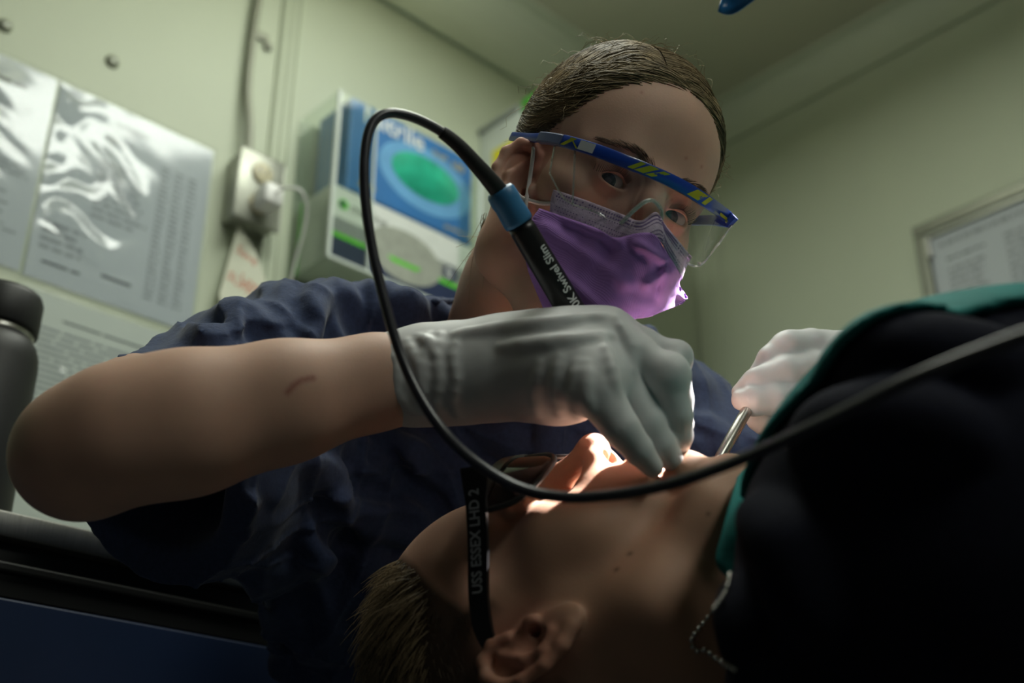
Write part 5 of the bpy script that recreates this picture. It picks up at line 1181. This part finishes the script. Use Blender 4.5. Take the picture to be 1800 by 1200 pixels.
M_chain = mat('steel_bead', (0.55, 0.55, 0.52), 0.25, 1.0)
CH = root('bead_chain', W(1250, 1150, 0.68), 'steel bead chain round the patient neck', 'chain')
sph = lathe([(0.0017 * math.sin(a), -0.0017 * math.cos(a)) for a in np.linspace(0.05, math.pi - 0.05, 7)], 10)
cpts = crom(np.array([(1280, 950), (1284, 1000), (1276, 1040), (1252, 1075), (1228, 1105), (1216, 1122), (1217, 1136), (1228, 1145), (1240, 1143), (1262, 1160), (1300, 1180)], float), 12)
acc = 0; last = None; beads = []
for q in cpts:
    d = pv.depth(q[0], q[1], T=c2p) or 0.70; d2 = dv.depth(q[0], q[1]) or 9
    p = c(q[0], q[1], min(d, d2) - 0.0016)
    if last is None or np.linalg.norm(p - last) > 0.0036: beads.append(p); last = p
me0 = None
for p in beads:
    pw = c2w(p)
    if me0 is None:
        o = obj('bead', sph[0] + pw, sph[1], M_chain, CH); me0 = o.data; base = pw
    else:
        o2 = bpy.data.objects.new('bead', me0); COL.objects.link(o2); o2.parent = CH; o2.location = pw - base
V, Fc = tube(c2w(np.array(beads)), 0.0005, 5); obj('wire', V, Fc, M_chain, CH)
# ---------------------------------------------------------------- chair under the patient
M_vinyl = mat('black_vinyl', (0.014, 0.014, 0.016), 0.45, var=0.1, bump=0.1, bscale=300)
DC = root('dental_chair', W(1000, 1250, 0.82) * np.array([1, 1, 0]), 'black vinyl dental chair headrest and back under the patient', 'chair')
hp_ = p2c(np.array([[0, 0.02, -0.135]]))[0]
cv = Vol((-0.2, -0.47, -1.05), (0.56, -0.17, -0.48), 0.005)
Rh = np.stack([-PY, PZ, PX], 1)
cv.ell(hp_ + np.array([-0.0, -0.018, 0.0]), (0.11, 0.036, 0.10), 0.0, R=Rh)
cv.ell(c(1750, 1560, 0.80), (0.26, 0.06, 0.2), 0.03)
keepc = cv.mesh(2)
obj('cushion', c2w(keepc[0]), keepc[1], M_vinyl, DC)
V, Fc = tube(np.array([c2w(hp_ + np.array([0.02, -0.05, 0])), W(1500, 1700, 0.84) * np.array([1, 1, 0]) + np.array([0, 0, 0.30]), W(1600, 1560, 0.84) * np.array([1, 1, 0]) + np.array([0, 0, 0.02])]), 0.03, 14); obj('column', V, Fc, M_lamp, DC)
bx_ = W(1600, 1560, 0.84); V, Fc = lathe([(0.22, 0.0), (0.22, 0.02), (0.05, 0.05)], 32); obj('base', V + np.array([bx_[0], bx_[1], 0.0]), Fc, M_lamp, DC)
# ---------------------------------------------------------------- scaler handpiece with its cable
M_hp = mat('black_handpiece', (0.012, 0.012, 0.013), 0.35)
M_hpring = mat('blue_ring', (0.045, 0.20, 0.42), 0.4, var=0.1)
M_cable = mat('black_cable_sheath', (0.040, 0.040, 0.050), 0.28, var=0.2, nscale=60, spec=0.6)
SCL = root('ultrasonic_scaler', W(1160, 815, 0.868), 'black ultrasonic scaler handpiece with blue ring and looping black cable', 'dental tool')
A0 = c(880, 338, 0.838); A1 = c(1010, 555, 0.858); axd = (A1 - A0) / np.linalg.norm(A1 - A0)
def along(t): return A0 + axd * t
tot = 0.215
V, Fc = tube(np.array([along(t) for t in (0.0245, 0.030, 0.09, 0.12, 0.15)]), [0.0086, 0.0092, 0.0098, 0.0098, 0.0085], 24); HP = obj('handle', c2w(V), Fc, M_hp, SCL)
V, Fc = tube(np.array([along(t) for t in (0.15, 0.165, 0.18, 0.195)]), [0.0066, 0.0052, 0.0035, 0.0016], 16); obj('insert', c2w(V), Fc, M_steel, SCL)
tipP = crom(np.array([along(0.195), along(0.203), along(0.208) + np.array([0.003, -0.003, 0])]), 5); V, Fc = tube(tipP, np.linspace(0.0014, 0.0005, len(tipP)), 8); obj('tip', c2w(V), Fc, M_steel, SCL)
V, Fc = tube(np.array([along(t) for t in (-0.002, 0.0, 0.006, 0.010, 0.0215, 0.0245)]), [0.0088, 0.0100, 0.0104, 0.0098, 0.0104, 0.0100], 28); obj('blue_ring', c2w(V), Fc, M_hpring, SCL)
# lettering wrapped on the handle
T, Fc = text_mesh('30K Swivel Slim', 0.0095, bold=0.0002, cuts=2)
vn = -along(0.08) / np.linalg.norm(along(0.08)); vn = vn - axd * (vn @ axd); vn /= np.linalg.norm(vn); sdv = np.cross(axd, vn)
lt = np.interp
tt = 0.096 - T[:, 0] * 0.052 / T[:, 0].max(); rr = 0.01016
for sgn in (1,):
    an = (T[:, 1] - 0.0035) / rr * 1.0 + 0.50
    side = sdv if (sdv[0] < 0) else -sdv
    V = np.array([along(t) + (rr - 0.0006 * max(0, (0.09 - t) / 0.06)) * (math.cos(a) * vn + math.sin(a) * side) for t, a in zip(tt, an - 1.0)])
    obj('lettering', c2w(V), Fc, mat('white_lettering', (0.75, 0.76, 0.76), 0.5), HP, smooth=False)
cab = [(884, 345, 0.839), (866, 322, 0.832), (838, 290, 0.825), (800, 250, 0.818), (760, 222, 0.812), (715, 203, 0.803), (678, 200, 0.795), (652, 222, 0.788), (641, 275, 0.780), (642, 350, 0.772), (655, 440, 0.764), (676, 530, 0.756), (703, 620, 0.748), (740, 700, 0.738), (790, 770, 0.728), (850, 822, 0.715), (920, 860, 0.70), (1000, 874, 0.685), (1090, 868, 0.665), (1180, 850, 0.645), (1300, 808, 0.61), (1440, 745, 0.565), (1600, 668, 0.52), (1760, 605, 0.485), (1900, 560, 0.46), (2050, 540, 0.45), (2400, 620, 0.45), (2900, 900, 0.48)]
cc_ = crom(np.array([c(*p) for p in cab]), 10)
n_str = 36
rad = np.full(len(cc_), 0.0031); rad[:n_str] = np.linspace(0.0066, 0.0044, n_str)
V, Fc = tube(c2w(cc_[:n_str + 1]), np.append(rad[:n_str], 0.0042), 16); obj('strain_relief', V, Fc, mat('black_rubber', (0.008, 0.008, 0.008), 0.6), SCL)
V, Fc = tube(c2w(cc_[n_str - 2:]), rad[n_str - 2:] * 0 + 0.0032, 16); obj('cable', V, Fc, M_cable, SCL)
# ---------------------------------------------------------------- mouth mirror handle in the other hand
MM = root('mouth_mirror', W(1270, 800, 0.90), 'steel mouth mirror handle held in the far gloved hand', 'dental tool')
m0, m1 = c(1266, 803, 0.905), c(1322, 705, 0.955); md = (m1 - m0) / np.linalg.norm(m1 - m0)
V, Fc = tube(np.array([m0 - md * 0.004, m0, m0 + md * 0.03, m1, m1 + md * 0.06]), [0.0030, 0.0040, 0.0044, 0.0044, 0.0044], 16); obj('handle', c2w(V), Fc, M_steel, MM)
P = crom(np.array([m0, m0 - md * 0.015, m0 - md * 0.028 + np.array([-0.012, 0, 0])]), 5); V, Fc = tube(P, 0.0013, 8); obj('shank', c2w(V), Fc, M_steel, MM)
